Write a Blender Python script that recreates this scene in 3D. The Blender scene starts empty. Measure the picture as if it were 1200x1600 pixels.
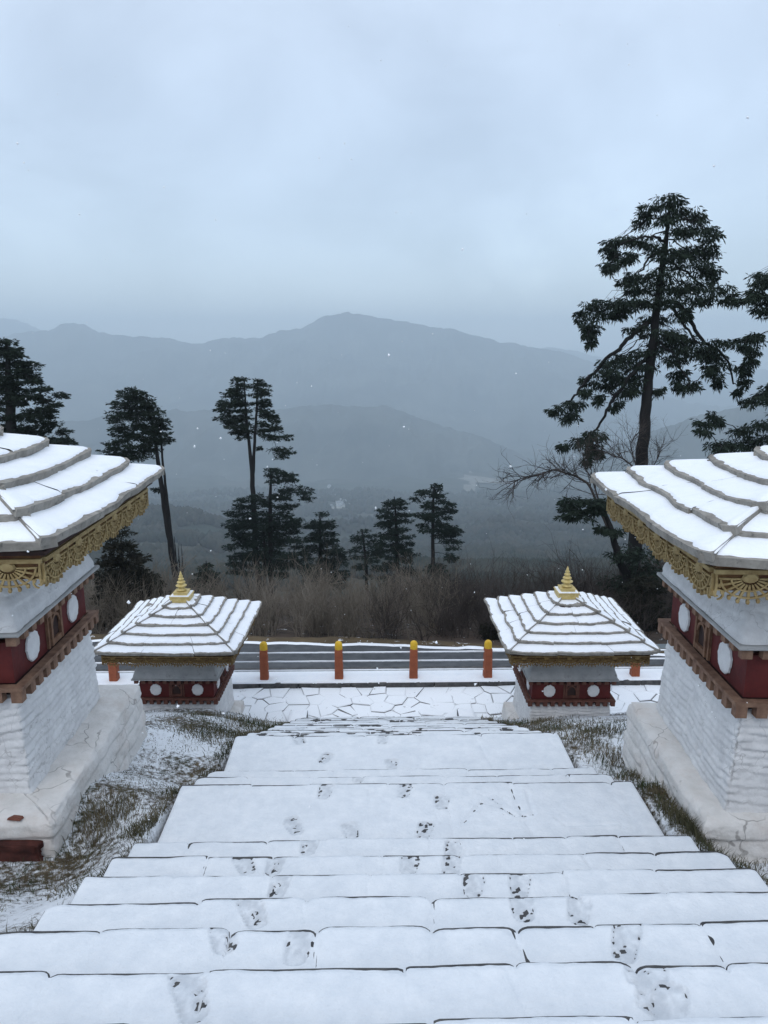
import bpy, math, random
import numpy as np
from mathutils import Vector, Matrix
rnd = random.Random(11)
R = math.radians
scene = bpy.context.scene
COL = scene.collection

# ------------------------------------------------------------------ camera, sky, sun, exposure
CAMZ = 6.40
F, PITCH, YAW = 1155.0, R(12.45), R(1.14)          # focal length in photo pixels, pitch down, yaw to the right
cam_d = bpy.data.cameras.new('camera'); cam = bpy.data.objects.new('camera', cam_d); COL.objects.link(cam)
cam.location = (0, 0, CAMZ); cam.rotation_euler = (R(90) - PITCH, 0, -YAW)
cam_d.sensor_fit = 'VERTICAL'; cam_d.sensor_height = 36.0; cam_d.lens = 36.0 * F / 1600.0
cam_d.clip_start = 0.05; cam_d.clip_end = 40000
scene.camera = cam
EXPOSURE = 0.17
scene.view_settings.view_transform = 'Standard'; scene.view_settings.look = 'None'
scene.view_settings.gamma = 1; scene.view_settings.use_curve_mapping = False
scene.view_settings.exposure = EXPOSURE

world = bpy.data.worlds.new('World'); scene.world = world; world.use_nodes = True
nt = world.node_tree; N = nt.nodes; L = nt.links
N.clear()
wo = N.new('ShaderNodeOutputWorld')
sky = N.new('ShaderNodeTexSky'); sky.sky_type = 'NISHITA'; sky.sun_disc = False
sky.sun_elevation = R(48); sky.sun_rotation = R(200)
bg1 = N.new('ShaderNodeBackground'); bg1.inputs[1].default_value = 0.05; L.new(sky.outputs[0], bg1.inputs[0])
tc = N.new('ShaderNodeTexCoord'); sx = N.new('ShaderNodeSeparateXYZ'); L.new(tc.outputs['Generated'], sx.inputs[0])
nz = N.new('ShaderNodeTexNoise'); nz.inputs['Scale'].default_value = 2.3; nz.inputs['Detail'].default_value = 5; nz.inputs['Roughness'].default_value = .55
mp = N.new('ShaderNodeMapping'); mp.inputs['Scale'].default_value = (1, 1, 2.1); mp.inputs['Location'].default_value = (3.1, 1.2, .4)
L.new(tc.outputs['Generated'], mp.inputs[0]); L.new(mp.outputs[0], nz.inputs[0])
ramp = N.new('ShaderNodeValToRGB')
cr = ramp.color_ramp; cr.elements[0].position = 0.0; cr.elements[0].color = (.10, .12, .15, 1)
cr.elements[1].position = 1.0; cr.elements[1].color = (.90, .96, 1.03, 1)
for p, c in ((.47, (.16, .19, .22, 1)), (.50, (.53, .61, .69, 1)), (.56, (.495, .575, .67, 1)), (.64, (.525, .605, .71, 1)), (.72, (.60, .68, .79, 1))):
    e = cr.elements.new(p); e.color = c
m1 = N.new('ShaderNodeMath'); m1.operation = 'MULTIPLY_ADD'; m1.inputs[1].default_value = .5; m1.inputs[2].default_value = .5
L.new(sx.outputs[2], m1.inputs[0])
m2 = N.new('ShaderNodeMath'); m2.operation = 'MULTIPLY_ADD'; m2.inputs[1].default_value = .09; L.new(nz.outputs[0], m2.inputs[0])
m3 = N.new('ShaderNodeMath'); m3.operation = 'SUBTRACT'; m3.inputs[1].default_value = .045; L.new(m1.outputs[0], m3.inputs[0]); L.new(m3.outputs[0], m2.inputs[2])
L.new(m2.outputs[0], ramp.inputs[0])
# soft cloud mottling
nz2 = N.new('ShaderNodeTexNoise'); nz2.inputs['Scale'].default_value = 3.2; nz2.inputs['Detail'].default_value = 6; nz2.inputs['Distortion'].default_value = .4
mp2 = N.new('ShaderNodeMapping'); mp2.inputs['Location'].default_value = (1.3, .2, 5); mp2.inputs['Scale'].default_value = (1, 1, 1.7)
L.new(tc.outputs['Generated'], mp2.inputs[0]); L.new(mp2.outputs[0], nz2.inputs[0])
mr = N.new('ShaderNodeMapRange'); mr.inputs[1].default_value = .3; mr.inputs[2].default_value = .7; mr.inputs[3].default_value = .80; mr.inputs[4].default_value = 1.15
L.new(nz2.outputs[0], mr.inputs[0])
# a thinner, brighter rag of cloud low over the ridge
vd = N.new('ShaderNodeVectorMath'); vd.operation = 'DISTANCE'; L.new(tc.outputs['Generated'], vd.inputs[0]); vd.inputs[1].default_value = (.235, .968, .085)
mb = N.new('ShaderNodeMapRange'); mb.interpolation_type = 'SMOOTHSTEP'; mb.inputs[1].default_value = .20; mb.inputs[2].default_value = .02; mb.inputs[3].default_value = 0; mb.inputs[4].default_value = .26; L.new(vd.outputs['Value'], mb.inputs[0])
nz3 = N.new('ShaderNodeTexNoise'); nz3.inputs['Scale'].default_value = 9; nz3.inputs['Detail'].default_value = 5; L.new(tc.outputs['Generated'], nz3.inputs[0])
mc = N.new('ShaderNodeMapRange'); mc.interpolation_type = 'SMOOTHSTEP'; mc.inputs[1].default_value = .40; mc.inputs[2].default_value = .66; L.new(nz3.outputs[0], mc.inputs[0])
mm_ = N.new('ShaderNodeMath'); mm_.operation = 'MULTIPLY'; L.new(mb.outputs[0], mm_.inputs[0]); L.new(mc.outputs[0], mm_.inputs[1])
ma = N.new('ShaderNodeMath'); ma.operation = 'ADD'; L.new(mm_.outputs[0], ma.inputs[0]); L.new(mr.outputs[0], ma.inputs[1])
bg2 = N.new('ShaderNodeBackground'); L.new(ramp.outputs[0], bg2.inputs[0]); L.new(ma.outputs[0], bg2.inputs[1])
ad = N.new('ShaderNodeAddShader'); L.new(bg1.outputs[0], ad.inputs[0]); L.new(bg2.outputs[0], ad.inputs[1]); L.new(ad.outputs[0], wo.inputs[0])

sun_d = bpy.data.lights.new('sun', 'SUN'); sun_d.energy = .5; sun_d.angle = R(30); sun_d.color = (1, .97, .93)
sun = bpy.data.objects.new('sun', sun_d); COL.objects.link(sun); sun.rotation_euler = (R(42), 0, R(-20 + 180 + 180)); sun.location = (0, 0, 30)
scene.cycles.volume_bounces = 1; scene.cycles.max_bounces = 5; scene.cycles.diffuse_bounces = 3
scene.cycles.use_denoising = True

# ------------------------------------------------------------------ helpers
def U(px, py, Y=None, z=None):
    """world point that shows at photo pixel (px, py), at depth Y (world +Y) or on the level z"""
    cx, cy = (px - 600) / F, (800 - py) / F
    fy, uy = math.cos(PITCH), math.sin(PITCH)
    d = Vector((cx, fy + cy * uy, -math.sin(PITCH) + cy * math.cos(PITCH)))
    d = Matrix.Rotation(-YAW, 3, 'Z') @ d
    t = Y / d.y if Y is not None else (z - CAMZ) / d.z
    return Vector((0, 0, CAMZ)) + d * t
def project(p):
    q = Matrix.Rotation(YAW, 3, 'Z') @ (Vector(p) - Vector((0, 0, CAMZ)))
    zc = q.y * math.cos(PITCH) - q.z * math.sin(PITCH); yc = q.y * math.sin(PITCH) + q.z * math.cos(PITCH)
    return 600 + F * q.x / zc, 800 - F * yc / zc
def link(name, me, parent=None, mat=None):
    o = bpy.data.objects.new(name, me); COL.objects.link(o); o.parent = parent
    if mat is not None and not me.materials: me.materials.append(mat)
    return o
def mesh(name, v, f, mat=None, smooth=False):
    me = bpy.data.meshes.new(name); me.from_pydata([tuple(x) for x in v], [], f); me.update()
    if mat is not None: me.materials.append(mat)
    if smooth: me.shade_smooth()
    return me
def mesh_np(name, V, Fc, mat, smooth=False):
    V = np.asarray(V, np.float32); Fc = np.asarray(Fc, np.int32); k = Fc.shape[1]
    me = bpy.data.meshes.new(name); me.vertices.add(len(V)); me.vertices.foreach_set('co', V.ravel())
    me.loops.add(Fc.size); me.loops.foreach_set('vertex_index', Fc.ravel())
    me.polygons.add(len(Fc)); me.polygons.foreach_set('loop_start', np.arange(0, Fc.size, k, dtype=np.int32))
    me.update(calc_edges=True); me.materials.append(mat)
    if smooth: me.shade_smooth()
    return me
def obj(name, v, f, mat, parent=None, smooth=False): return link(name, mesh(name, v, f, mat, smooth), parent)
def empty(name, loc=(0, 0, 0), rz=0, sc=1):
    o = bpy.data.objects.new(name, None); COL.objects.link(o); o.location = loc; o.rotation_euler = (0, 0, rz); o.scale = (sc,) * 3
    o.empty_display_size = .2
    return o
def tag(o, label=None, cat=None, group=None, kind=None):
    if label: o['label'] = label
    if cat: o['category'] = cat
    if group: o['group'] = group
    if kind: o['kind'] = kind
    return o
def grid_faces(nx, ny, off=0):
    i = np.arange(nx - 1)[:, None]; j = np.arange(ny - 1)[None, :]
    a = (i * ny + j).ravel() + off
    return np.stack([a, a + ny, a + ny + 1, a + 1], 1)
def hsh(ix, iy, s=0):
    n = (ix.astype(np.int64) * 374761393 + iy.astype(np.int64) * 668265263 + s * 1442695041) & 0x7fffffff
    n = ((n ^ (n >> 13)) * 1274126177) & 0x7fffffff
    return ((n ^ (n >> 16)) & 0xffff) / 65535.0
def vn(x, y, s=0):
    x = np.asarray(x, float); y = np.asarray(y, float); x, y = np.broadcast_arrays(x, y)
    ix = np.floor(x); iy = np.floor(y); fx = x - ix; fy = y - iy
    fx = fx * fx * (3 - 2 * fx); fy = fy * fy * (3 - 2 * fy)
    a, b, c, d = hsh(ix, iy, s), hsh(ix + 1, iy, s), hsh(ix, iy + 1, s), hsh(ix + 1, iy + 1, s)
    return (a * (1 - fx) + b * fx) * (1 - fy) + (c * (1 - fx) + d * fx) * fy
def fbm(x, y, s=0, o=4):
    r = 0; a = .5; t = 0
    for i in range(o): r = r + a * vn(np.asarray(x) * 2 ** i, np.asarray(y) * 2 ** i, s + i * 17); t += a; a *= .5
    return r / t
def box_vf(x0, x1, y0, y1, z0, z1):
    v = [(x, y, z) for x in (x0, x1) for y in (y0, y1) for z in (z0, z1)]
    return v, [(0, 1, 3, 2), (4, 6, 7, 5), (0, 4, 5, 1), (2, 3, 7, 6), (0, 2, 6, 4), (1, 5, 7, 3)]
class MB:
    def __init__(s): s.v = []; s.f = []
    def add(s, v, f): o = len(s.v); s.v += [tuple(a) for a in v]; s.f += [tuple(i + o for i in q) for q in f]; return s
    def box(s, *a): return s.add(*box_vf(*a))
    def rot(s, i):
        c, n = ((1, 0), (0, 1), (-1, 0), (0, -1))[i % 4]; s.v = [(x * c - y * n, x * n + y * c, z) for x, y, z in s.v]; return s
    def build(s, name, mat, parent=None, smooth=False): return obj(name, s.v, s.f, mat, parent, smooth)
def bevel(o, w=.004, seg=1):
    m = o.modifiers.new('bevel', 'BEVEL'); m.width = w; m.segments = seg; m.limit_method = 'ANGLE'; return o

# ------------------------------------------------------------------ materials
def mat(name, col, rough=.8, var=None, scale=6, bump=0, bscale=30, metal=0, spec=.3, detail=6, coord='Object', stretch=(1, 1, 1), extra=None):
    """plain procedural surface: base colour varied by noise towards var, with fine bump"""
    m = bpy.data.materials.new(name); m.use_nodes = True; t = m.node_tree; n = t.nodes; l = t.links
    b = n['Principled BSDF']; b.inputs['Roughness'].default_value = rough; b.inputs['Metallic'].default_value = metal
    b.inputs['Specular IOR Level'].default_value = spec
    c = n.new('ShaderNodeTexCoord'); mpn = n.new('ShaderNodeMapping'); mpn.inputs['Scale'].default_value = stretch
    l.new(c.outputs[coord], mpn.inputs[0])
    if var is not None:
        q = n.new('ShaderNodeTexNoise'); q.inputs['Scale'].default_value = scale; q.inputs['Detail'].default_value = detail; q.inputs['Roughness'].default_value = .65
        l.new(mpn.outputs[0], q.inputs[0])
        r = n.new('ShaderNodeValToRGB'); r.color_ramp.elements[0].position = .35; r.color_ramp.elements[1].position = .68
        r.color_ramp.elements[0].color = (*col, 1); r.color_ramp.elements[1].color = (*var, 1)
        l.new(q.outputs[0], r.inputs[0]); l.new(r.outputs[0], b.inputs['Base Color'])
        m['ramp'] = r.name
    else: b.inputs['Base Color'].default_value = (*col, 1)
    if bump:
        q = n.new('ShaderNodeTexNoise'); q.inputs['Scale'].default_value = bscale; q.inputs['Detail'].default_value = 5
        l.new(mpn.outputs[0], q.inputs[0])
        bp = n.new('ShaderNodeBump'); bp.inputs['Strength'].default_value = 1; bp.inputs['Distance'].default_value = bump
        l.new(q.outputs[0], bp.inputs['Height']); l.new(bp.outputs[0], b.inputs['Normal'])
    if extra: extra(m, n, l, b, mpn)
    return m
def overlay(color, scale, lo, hi, upward=False, amount=1.0, stretch=None, detail=8):
    """patches of another colour over the base where noise is high (optionally only on upward faces): stains, lying snow"""
    def go(m, n, l, b, mpn):
        src = b.inputs['Base Color'].links[0].from_socket if b.inputs['Base Color'].links else None
        q = n.new('ShaderNodeTexNoise'); q.inputs['Scale'].default_value = scale; q.inputs['Detail'].default_value = detail; q.inputs['Roughness'].default_value = .7
        if stretch:
            k = n.new('ShaderNodeMapping'); k.inputs['Scale'].default_value = stretch; l.new(mpn.outputs[0], k.inputs[0]); l.new(k.outputs[0], q.inputs[0])
        else: l.new(mpn.outputs[0], q.inputs[0])
        r = n.new('ShaderNodeMapRange'); r.inputs[1].default_value = lo; r.inputs[2].default_value = hi; r.inputs[4].default_value = amount
        l.new(q.outputs[0], r.inputs[0]); fac = r.outputs[0]
        if upward:
            g = n.new('ShaderNodeNewGeometry'); s = n.new('ShaderNodeSeparateXYZ'); l.new(g.outputs['True Normal'], s.inputs[0])
            r2 = n.new('ShaderNodeMapRange'); r2.inputs[1].default_value = .45; r2.inputs[2].default_value = .75; l.new(s.outputs[2], r2.inputs[0])
            mm = n.new('ShaderNodeMath'); mm.operation = 'MULTIPLY'; l.new(fac, mm.inputs[0]); l.new(r2.outputs[0], mm.inputs[1]); fac = mm.outputs[0]
        mx = n.new('ShaderNodeMix'); mx.data_type = 'RGBA'; l.new(fac, mx.inputs[0])
        if src: l.new(src, mx.inputs[6])
        else: mx.inputs[6].default_value = b.inputs['Base Color'].default_value
        mx.inputs[7].default_value = (*color, 1)
        l.new(mx.outputs[2], b.inputs['Base Color'])
    return go
def many(*fs):
    def go(*a):
        for f in fs: f(*a)
    return go
def cracks(scale, width, amount=.75, color=(.16, .15, .14)):
    def go(m, n, l, b, mpn):
        src = b.inputs['Base Color'].links[0].from_socket
        w = n.new('ShaderNodeTexNoise'); w.inputs['Scale'].default_value = scale * 2; l.new(mpn.outputs[0], w.inputs[0])
        mx0 = n.new('ShaderNodeMix'); mx0.data_type = 'RGBA'; mx0.blend_type = 'ADD'; mx0.inputs[0].default_value = .22; l.new(mpn.outputs[0], mx0.inputs[6]); l.new(w.outputs[1], mx0.inputs[7])
        v = n.new('ShaderNodeTexVoronoi'); v.feature = 'DISTANCE_TO_EDGE'; v.inputs['Scale'].default_value = scale; l.new(mx0.outputs[2], v.inputs['Vector'])
        r1 = n.new('ShaderNodeMapRange'); r1.inputs[1].default_value = width; r1.inputs[2].default_value = width * 2.4; r1.inputs[3].default_value = amount; r1.inputs[4].default_value = 0; l.new(v.outputs['Distance'], r1.inputs[0])
        q = n.new('ShaderNodeTexNoise'); q.inputs['Scale'].default_value = 2.1; l.new(mpn.outputs[0], q.inputs[0])
        r2 = n.new('ShaderNodeMapRange'); r2.inputs[1].default_value = .48; r2.inputs[2].default_value = .56; l.new(q.outputs[0], r2.inputs[0])
        mm = n.new('ShaderNodeMath'); mm.operation = 'MULTIPLY'; l.new(r1.outputs[0], mm.inputs[0]); l.new(r2.outputs[0], mm.inputs[1])
        mx = n.new('ShaderNodeMix'); mx.data_type = 'RGBA'; l.new(mm.outputs[0], mx.inputs[0]); l.new(src, mx.inputs[6]); mx.inputs[7].default_value = (*color, 1); l.new(mx.outputs[2], b.inputs['Base Color'])
    return go
SNOWC = (.86, .89, .93)
def lying_snow(m, n, l, b, mpn):
    "thin snow caught between the blades: fine speckle whose cover changes from place to place"
    src = b.inputs['Base Color'].links[0].from_socket
    q = n.new('ShaderNodeTexNoise'); q.inputs['Scale'].default_value = 17; q.inputs['Detail'].default_value = 12; q.inputs['Roughness'].default_value = .72; l.new(mpn.outputs[0], q.inputs[0])
    w = n.new('ShaderNodeTexNoise'); w.inputs['Scale'].default_value = .95; w.inputs['Detail'].default_value = 3; l.new(mpn.outputs[0], w.inputs[0])
    k = n.new('ShaderNodeMath'); k.operation = 'MULTIPLY_ADD'; k.inputs[1].default_value = .80; l.new(w.outputs[0], k.inputs[0]); l.new(q.outputs[0], k.inputs[2])
    r = n.new('ShaderNodeMapRange'); r.inputs[1].default_value = .77; r.inputs[2].default_value = .94; l.new(k.outputs[0], r.inputs[0])
    mx = n.new('ShaderNodeMix'); mx.data_type = 'RGBA'; l.new(r.outputs[0], mx.inputs[0]); l.new(src, mx.inputs[6]); mx.inputs[7].default_value = (.70, .73, .77, 1); l.new(mx.outputs[2], b.inputs['Base Color'])
def slush(m, n, l, b, mpn):
    "trodden snow in the footprints is greyer"
    src = b.inputs['Base Color'].links[0].from_socket
    a = n.new('ShaderNodeAttribute'); a.attribute_name = 'trodden'
    mx = n.new('ShaderNodeMix'); mx.data_type = 'RGBA'; l.new(a.outputs['Fac'], mx.inputs[0]); l.new(src, mx.inputs[6]); mx.inputs[7].default_value = (.36, .39, .43, 1); l.new(mx.outputs[2], b.inputs['Base Color'])
M = {}
M['snow'] = mat('snow', (.84, .87, .92), .75, (.89, .91, .94), 9, .004, 60, spec=.25, extra=overlay((.72, .76, .82), 5, .56, .8, amount=.6))
M['thin_snow'] = mat('thin_snow', (.66, .70, .745), .7, (.76, .79, .825), 7, .006, 45, spec=.3, extra=many(overlay((.58, .62, .67), 2.6, .5, .75, amount=.6), overlay((.50, .54, .59), 38, .60, .74, amount=.45), slush))
M['stone'] = mat('wet_stone', (.035, .036, .04), .6, (.09, .088, .085), 14, .003, 50)
M['slate'] = mat('roof_slate', (.20, .185, .165), .85, (.34, .32, .285), 9, .006, 40, extra=overlay((.06, .06, .055), 16, .56, .66, amount=.7))
M['white'] = mat('whitewash', (.60, .60, .605), .9, (.74, .74, .74), 7, .009, 34, extra=many(cracks(4.5, .005, .35), overlay((.40, .385, .365), 3.2, .56, .8, amount=.5, stretch=(1, 1, .35)), overlay((.22, .21, .2), 21, .69, .76, amount=.6)))
M['plinth'] = mat('stained_whitewash', (.60, .585, .56), .9, (.72, .70, .68), 6, .012, 28, extra=many(cracks(3.1, .007, .6), overlay((.50, .42, .37), 2.6, .5, .72, amount=.55), overlay((.14, .125, .11), 17, .66, .73, amount=.75)))
M['cement'] = mat('grey_cement', (.33, .335, .335), .9, (.45, .45, .445), 5, .003, 50, extra=overlay((.17, .165, .155), 8, .58, .72, amount=.7))
M['red'] = mat('red_ochre', (.070, .010, .010), .7, (.12, .018, .016), 5, .003, 30, extra=overlay((.045, .012, .012), 9, .56, .74, amount=.7))
M['wood'] = mat('weathered_wood', (.125, .068, .047), .8, (.27, .165, .11), 12, .002, 60, extra=overlay((.09, .06, .045), 9, .6, .72, amount=.6))
M['brick'] = mat('brick', (.14, .05, .035), .9, (.2, .08, .055), 20)
M['board'] = mat('gilded_brown_board', (.085, .026, .016), .7, (.20, .115, .04), 9, .004, 40)
M['redearth'] = mat('dark_red_stone', (.035, .012, .01), .9, (.10, .03, .022), 9, .006, 30)
M['wood3'] = mat('brown_window_wood', (.12, .06, .038), .8, (.26, .15, .09), 12, .002, 60)
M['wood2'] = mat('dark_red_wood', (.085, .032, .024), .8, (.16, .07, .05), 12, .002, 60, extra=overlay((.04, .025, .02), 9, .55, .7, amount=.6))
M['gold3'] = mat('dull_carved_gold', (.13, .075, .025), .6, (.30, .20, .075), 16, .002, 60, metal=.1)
M['dark'] = mat('dark_timber', (.022, .014, .013), .8, (.05, .022, .018), 10)
M['gold'] = mat('carved_gold', (.24, .165, .07), .65, (.43, .33, .16), 11, .002, 60, metal=.15, extra=overlay((.13, .075, .03), 18, .58, .72, amount=.7))
M['gold2'] = mat('gold_paint', (.50, .37, .12), .45, (.66, .53, .25), 14, .001, 60, metal=.2, extra=overlay((.28, .19, .07), 22, .58, .72, amount=.6))
M['cap'] = mat('yellow_paint', (.62, .37, .02), .5, (.70, .45, .04), 20, .001, 50)
M['orange'] = mat('orange_brown_paint', (.23, .063, .03), .65, (.33, .095, .04), 9, .002, 60, extra=overlay((.15, .04, .022), 12, .6, .75, amount=.6))
M['rail'] = mat('grey_rail_paint', (.30, .32, .34), .5, (.58, .6, .62), 12, .001, 50)
M['asphalt'] = mat('asphalt', (.042, .046, .052), .55, (.085, .09, .097), 3, .004, 60, extra=overlay((.14, .145, .15), 1.4, .5, .8, amount=.6, stretch=(.25, 2, 1)))
M['flag'] = mat('snowed_flagstone', (.10, .10, .105), .8, (.19, .185, .18), 8, .005, 50, extra=overlay(SNOWC, 5.5, .24, .38, upward=True))
M['bed'] = mat('snow_filled_joints', (.06, .06, .06), .8, (.1, .1, .1), 8, extra=overlay(SNOWC, 3.2, .28, .34, upward=True))
M['kerb'] = mat('kerb_stone', (.05, .05, .052), .8, (.12, .115, .11), 9, .006, 40)
M['bark'] = mat('bark', (.008, .008, .009), .9, (.018, .017, .017), 3, .02, 12, stretch=(1, 1, .2))
M['leaf'] = mat('cypress_foliage', (.010, .017, .013), .8, (.028, .042, .029), 1.6, spec=.15, extra=overlay((.05, .052, .04), 6, .62, .75, amount=.5))
M['leaf2'] = mat('fir_foliage', (.010, .018, .015), .8, (.024, .038, .030), 1.2, spec=.15)
M['bush'] = mat('dark_bush_foliage', (.012, .015, .011), .9, (.035, .033, .026), 2.0, spec=.1)
M['twig'] = mat('bare_twig', (.10, .087, .070), .9, (.26, .225, .185), .5, spec=.1, extra=overlay((.42, .42, .42), 3, .66, .72, upward=True, amount=.7))
M['twig2'] = mat('dark_twig', (.038, .033, .031), .9, (.09, .075, .068), .9, spec=.1)
M['grass'] = mat('grass', (.05, .056, .030), .8, (.21, .17, .11), 1.1, spec=.15, extra=overlay((.025, .05, .018), 1.7, .52, .6, amount=.9))
M['ground'] = mat('turf_with_snow', (.045, .036, .022), .95, (.11, .082, .05), 5, .02, 22,
    extra=many(overlay((.028, .036, .016), 2.5, .5, .62), overlay((.16, .12, .075), 4.5, .56, .66), lying_snow))
M['brushground'] = mat('leaf_litter', (.035, .027, .022), .95, (.09, .065, .05), .5, .1, 3, extra=overlay(SNOWC, 2.2, .63, .66, detail=12))
M['verge'] = mat('dry_verge', (.05, .038, .026), .95, (.15, .11, .062), .35, .03, 12, extra=overlay(SNOWC, 3, .6, .64))
M['forest'] = mat('forest_slope', (.016, .026, .021), .95, (.065, .07, .052), .012, spec=.05, detail=10, extra=overlay((.095, .08, .065), .004, .52, .7, amount=.8))
M['forest2'] = mat('mountain_forest', (.014, .022, .02), .95, (.085, .092, .078), .003, spec=.05, detail=12, extra=overlay((.09, .085, .075), .0016, .55, .7, amount=.7))
M['ftree'] = mat('distant_trees', (.012, .020, .016), .95, (.055, .052, .040), .02, spec=.05, detail=8)
M['field'] = mat('pale_field', (.11, .105, .085), .95, (.24, .23, .20), .02)
M['house'] = mat('pale_house_wall', (.55, .55, .52), .9, (.65, .65, .62), .1)
M['hroof'] = mat('metal_roof', (.22, .24, .25), .6, (.36, .38, .4), .1)
M['flake'] = mat('snowflake', (.9, .92, .95), .8)

# ------------------------------------------------------------------ terrain beyond the road
def pxang(px): return (px - 600) / F
PY = [16, 22.5, 24, 27, 34, 60, 120, 250, 500, 900, 1500, 2500, 4000, 11000]
PD = [9.5, 9.45, 9.75, 10.4, 12.2, 21, 41, 84, 160, 262, 380, 520, 640, 820]
def terrain_z(x, y):
    x = np.asarray(x, float); y = np.asarray(y, float)
    d = np.interp(np.log(np.maximum(y, 16)), np.log(PY), PD)
    z = CAMZ - d
    far = np.clip((y - 100) / 900, 0, 1)
    z = z + far * ((fbm(x / 260, y / 260, 5, 5) - .5) * 70) + np.clip((y - 26) / 60, 0, 1) * (fbm(x / 14, y / 14, 9, 3) - .5) * 1.8
    a = x / np.maximum(y, 1)
    # a wooded spur that comes in from the left at about 1.3 km, and one to the right
    z = z + 62 * np.exp(-((y - 1250) / 330) ** 2) * np.clip((-.06 - a) / .18, 0, 1) ** 1.2
    z = z + 40 * np.exp(-((y - 1500) / 300) ** 2) * np.clip((a - .05) / .3, 0, 1)
    return z
def polar_sheet(name, ys, a0, a1, na, matl):
    a = np.linspace(a0, a1, na); Y, A = np.meshgrid(ys, a, indexing='ij'); X = A * Y
    Z = terrain_z(X, Y)
    V = np.stack([X, Y, Z], -1).reshape(-1, 3)
    return tag(link(name, mesh_np(name, V, grid_faces(len(ys), na)[:, ::-1], matl, True)), kind='structure')
def spacing(a, b, n): return np.exp(np.linspace(np.log(a), np.log(b), n))
tag(polar_sheet('hillside', spacing(22.6, 240, 90), -1.4, 1.4, 160, M['brushground']), 'dark leaf littered hillside falling away beyond the road')
tag(polar_sheet('valley_terrain', spacing(230, 11500, 230), -1.2, 1.2, 300, M['forest']), 'wide wooded valley far below the pass under haze')

def ridge(name, pts, dist, depth, base, label, seed, relief=1.0):
    px = np.array([p[0] for p in pts], float); py = np.array([p[1] for p in pts], float)
    nx, ny = 640, 80
    u = np.linspace(px[0], px[-1], nx); v = np.linspace(-.25, 1, ny)
    crest_py = np.interp(u, px, py)
    # smooth the silhouette's corners, then roughen it with tree-line detail
    k = np.hanning(5); k /= k.sum(); crest_py = np.convolve(np.pad(crest_py, 2, mode='edge'), k, 'valid')
    crest_py += (fbm(u / 34, u * 0, seed, 4) - .5) * 8 * relief + (fbm(u / 11, u * 0, seed + 1, 3) - .5) * 5
    top = np.array([U(a, b, Y=dist) for a, b in zip(u, crest_py)])
    V = np.zeros((nx, ny, 3))
    for j, t in enumerate(v):
        y = dist - depth * t
        if t < 0: x = top[:, 0] * y / dist; z = top[:, 2] + (top[:, 2] - base) * t * 2.2
        else:
            x = top[:, 0] * y / dist
            g = 1 - t ** .8
            z = base + (top[:, 2] - base) * g
            # spurs and gullies running down the slope
            sp = 1 - np.abs(2 * fbm(x / (depth * .22) + t * .8, t * 1.4 + x * 0, seed + 3, 5) - 1)
            z = z + (sp - .75) * (depth * .22) * relief * min(1, t * 5) * (1 - t) 
        V[:, j] = np.stack([x, np.full(nx, y), z], 1)
    o = link(name, mesh_np(name, V.reshape(-1, 3), grid_faces(nx, ny), M['forest2'], True))
    return tag(o, label, kind='structure')
ridge('far_mountain', [(-500, 520), (-100, 500), (0, 497), (30, 501), (75, 520), (300, 560), (700, 560), (800, 548), (850, 541), (890, 545), (940, 560), (1020, 585), (1200, 575), (1600, 560)], 10400, 2500, -750, 'palest mountain ridge fading into the cloud at the back', 3)
ridge('main_mountain', [(-500, 520), (-100, 525), (0, 523), (75, 516), (92, 507), (110, 503), (130, 505), (152, 517), (190, 524), (260, 527), (303, 536), (345, 529), (410, 525), (430, 516), (470, 511), (505, 491), (545, 487), (600, 496), (680, 508), (750, 524), (830, 541), (880, 549), (930, 566), (1000, 600), (1080, 630), (1300, 640), (1600, 600)], 7400, 2700, -800, 'broad blue mountain with a rounded summit across the valley', 21)
ridge('middle_ridge', [(-500, 620), (-100, 660), (110, 656), (250, 641), (440, 636), (520, 630), (560, 636), (600, 631), (640, 645), (700, 668), (760, 684), (800, 700), (850, 735), (950, 770), (1300, 800), (1600, 800)], 4300, 1500, -760, 'lower wooded ridge with a knoll in the middle of the valley', 41)
ridge('side_ridge', [(760, 790), (830, 752), (900, 722), (1000, 680), (1100, 645), (1300, 600), (1600, 570)], 3500, 1200, -700, 'blue ridge rising to the right behind the tall cypress', 61)

# far-off wood on the valley slopes
def far_wood():
    g = np.random.default_rng(4); n = 52000
    y = np.exp(g.uniform(np.log(330), np.log(2900), n)); a = g.uniform(-.62, .62, n); x = a * y
    keep = fbm(x / 90, y / 90, 33, 3) > .36; x, y = x[keep], y[keep]; n = len(x); z = terrain_z(x, y)
    h = g.uniform(5, 12, n) * (1 + y / 2500); w = h * g.uniform(.3, .55, n)
    base = np.array([[math.cos(t), math.sin(t)] for t in np.linspace(0, 2 * math.pi, 6)[:-1]])
    V = np.zeros((n, 12, 3))
    ph = g.uniform(0, 6, n)
    for i in range(5):
        c, s = np.cos(ph + i * 1.2566), np.sin(ph + i * 1.2566); q = g.uniform(.8, 1.2, n)
        V[:, i] = np.stack([x + c * w * q, y + s * w * q, z + h * .12], 1)
        V[:, 5 + i] = np.stack([x + c * w * q * .86, y + s * w * q * .86, z + h * g.uniform(.5, .75, n)], 1)
    V[:, 10] = np.stack([x, y, z + h], 1); V[:, 11] = np.stack([x, y, z - 1], 1)
    f = []
    for i in range(5):
        j = (i + 1) % 5; f += [(i, j, 5 + j), (i, 5 + j, 5 + i), (5 + i, 5 + j, 10), (j, i, 11)]
    Fc = (np.array(f)[None] + (np.arange(n) * 12)[:, None, None]).reshape(-1, 3)
    tag(link('distant_wood', mesh_np('distant_wood', V.reshape(-1, 3), Fc, M['ftree'], True)), 'distant woodland covering the valley slopes below the pass', 'woodland', kind='stuff')
far_wood()

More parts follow.
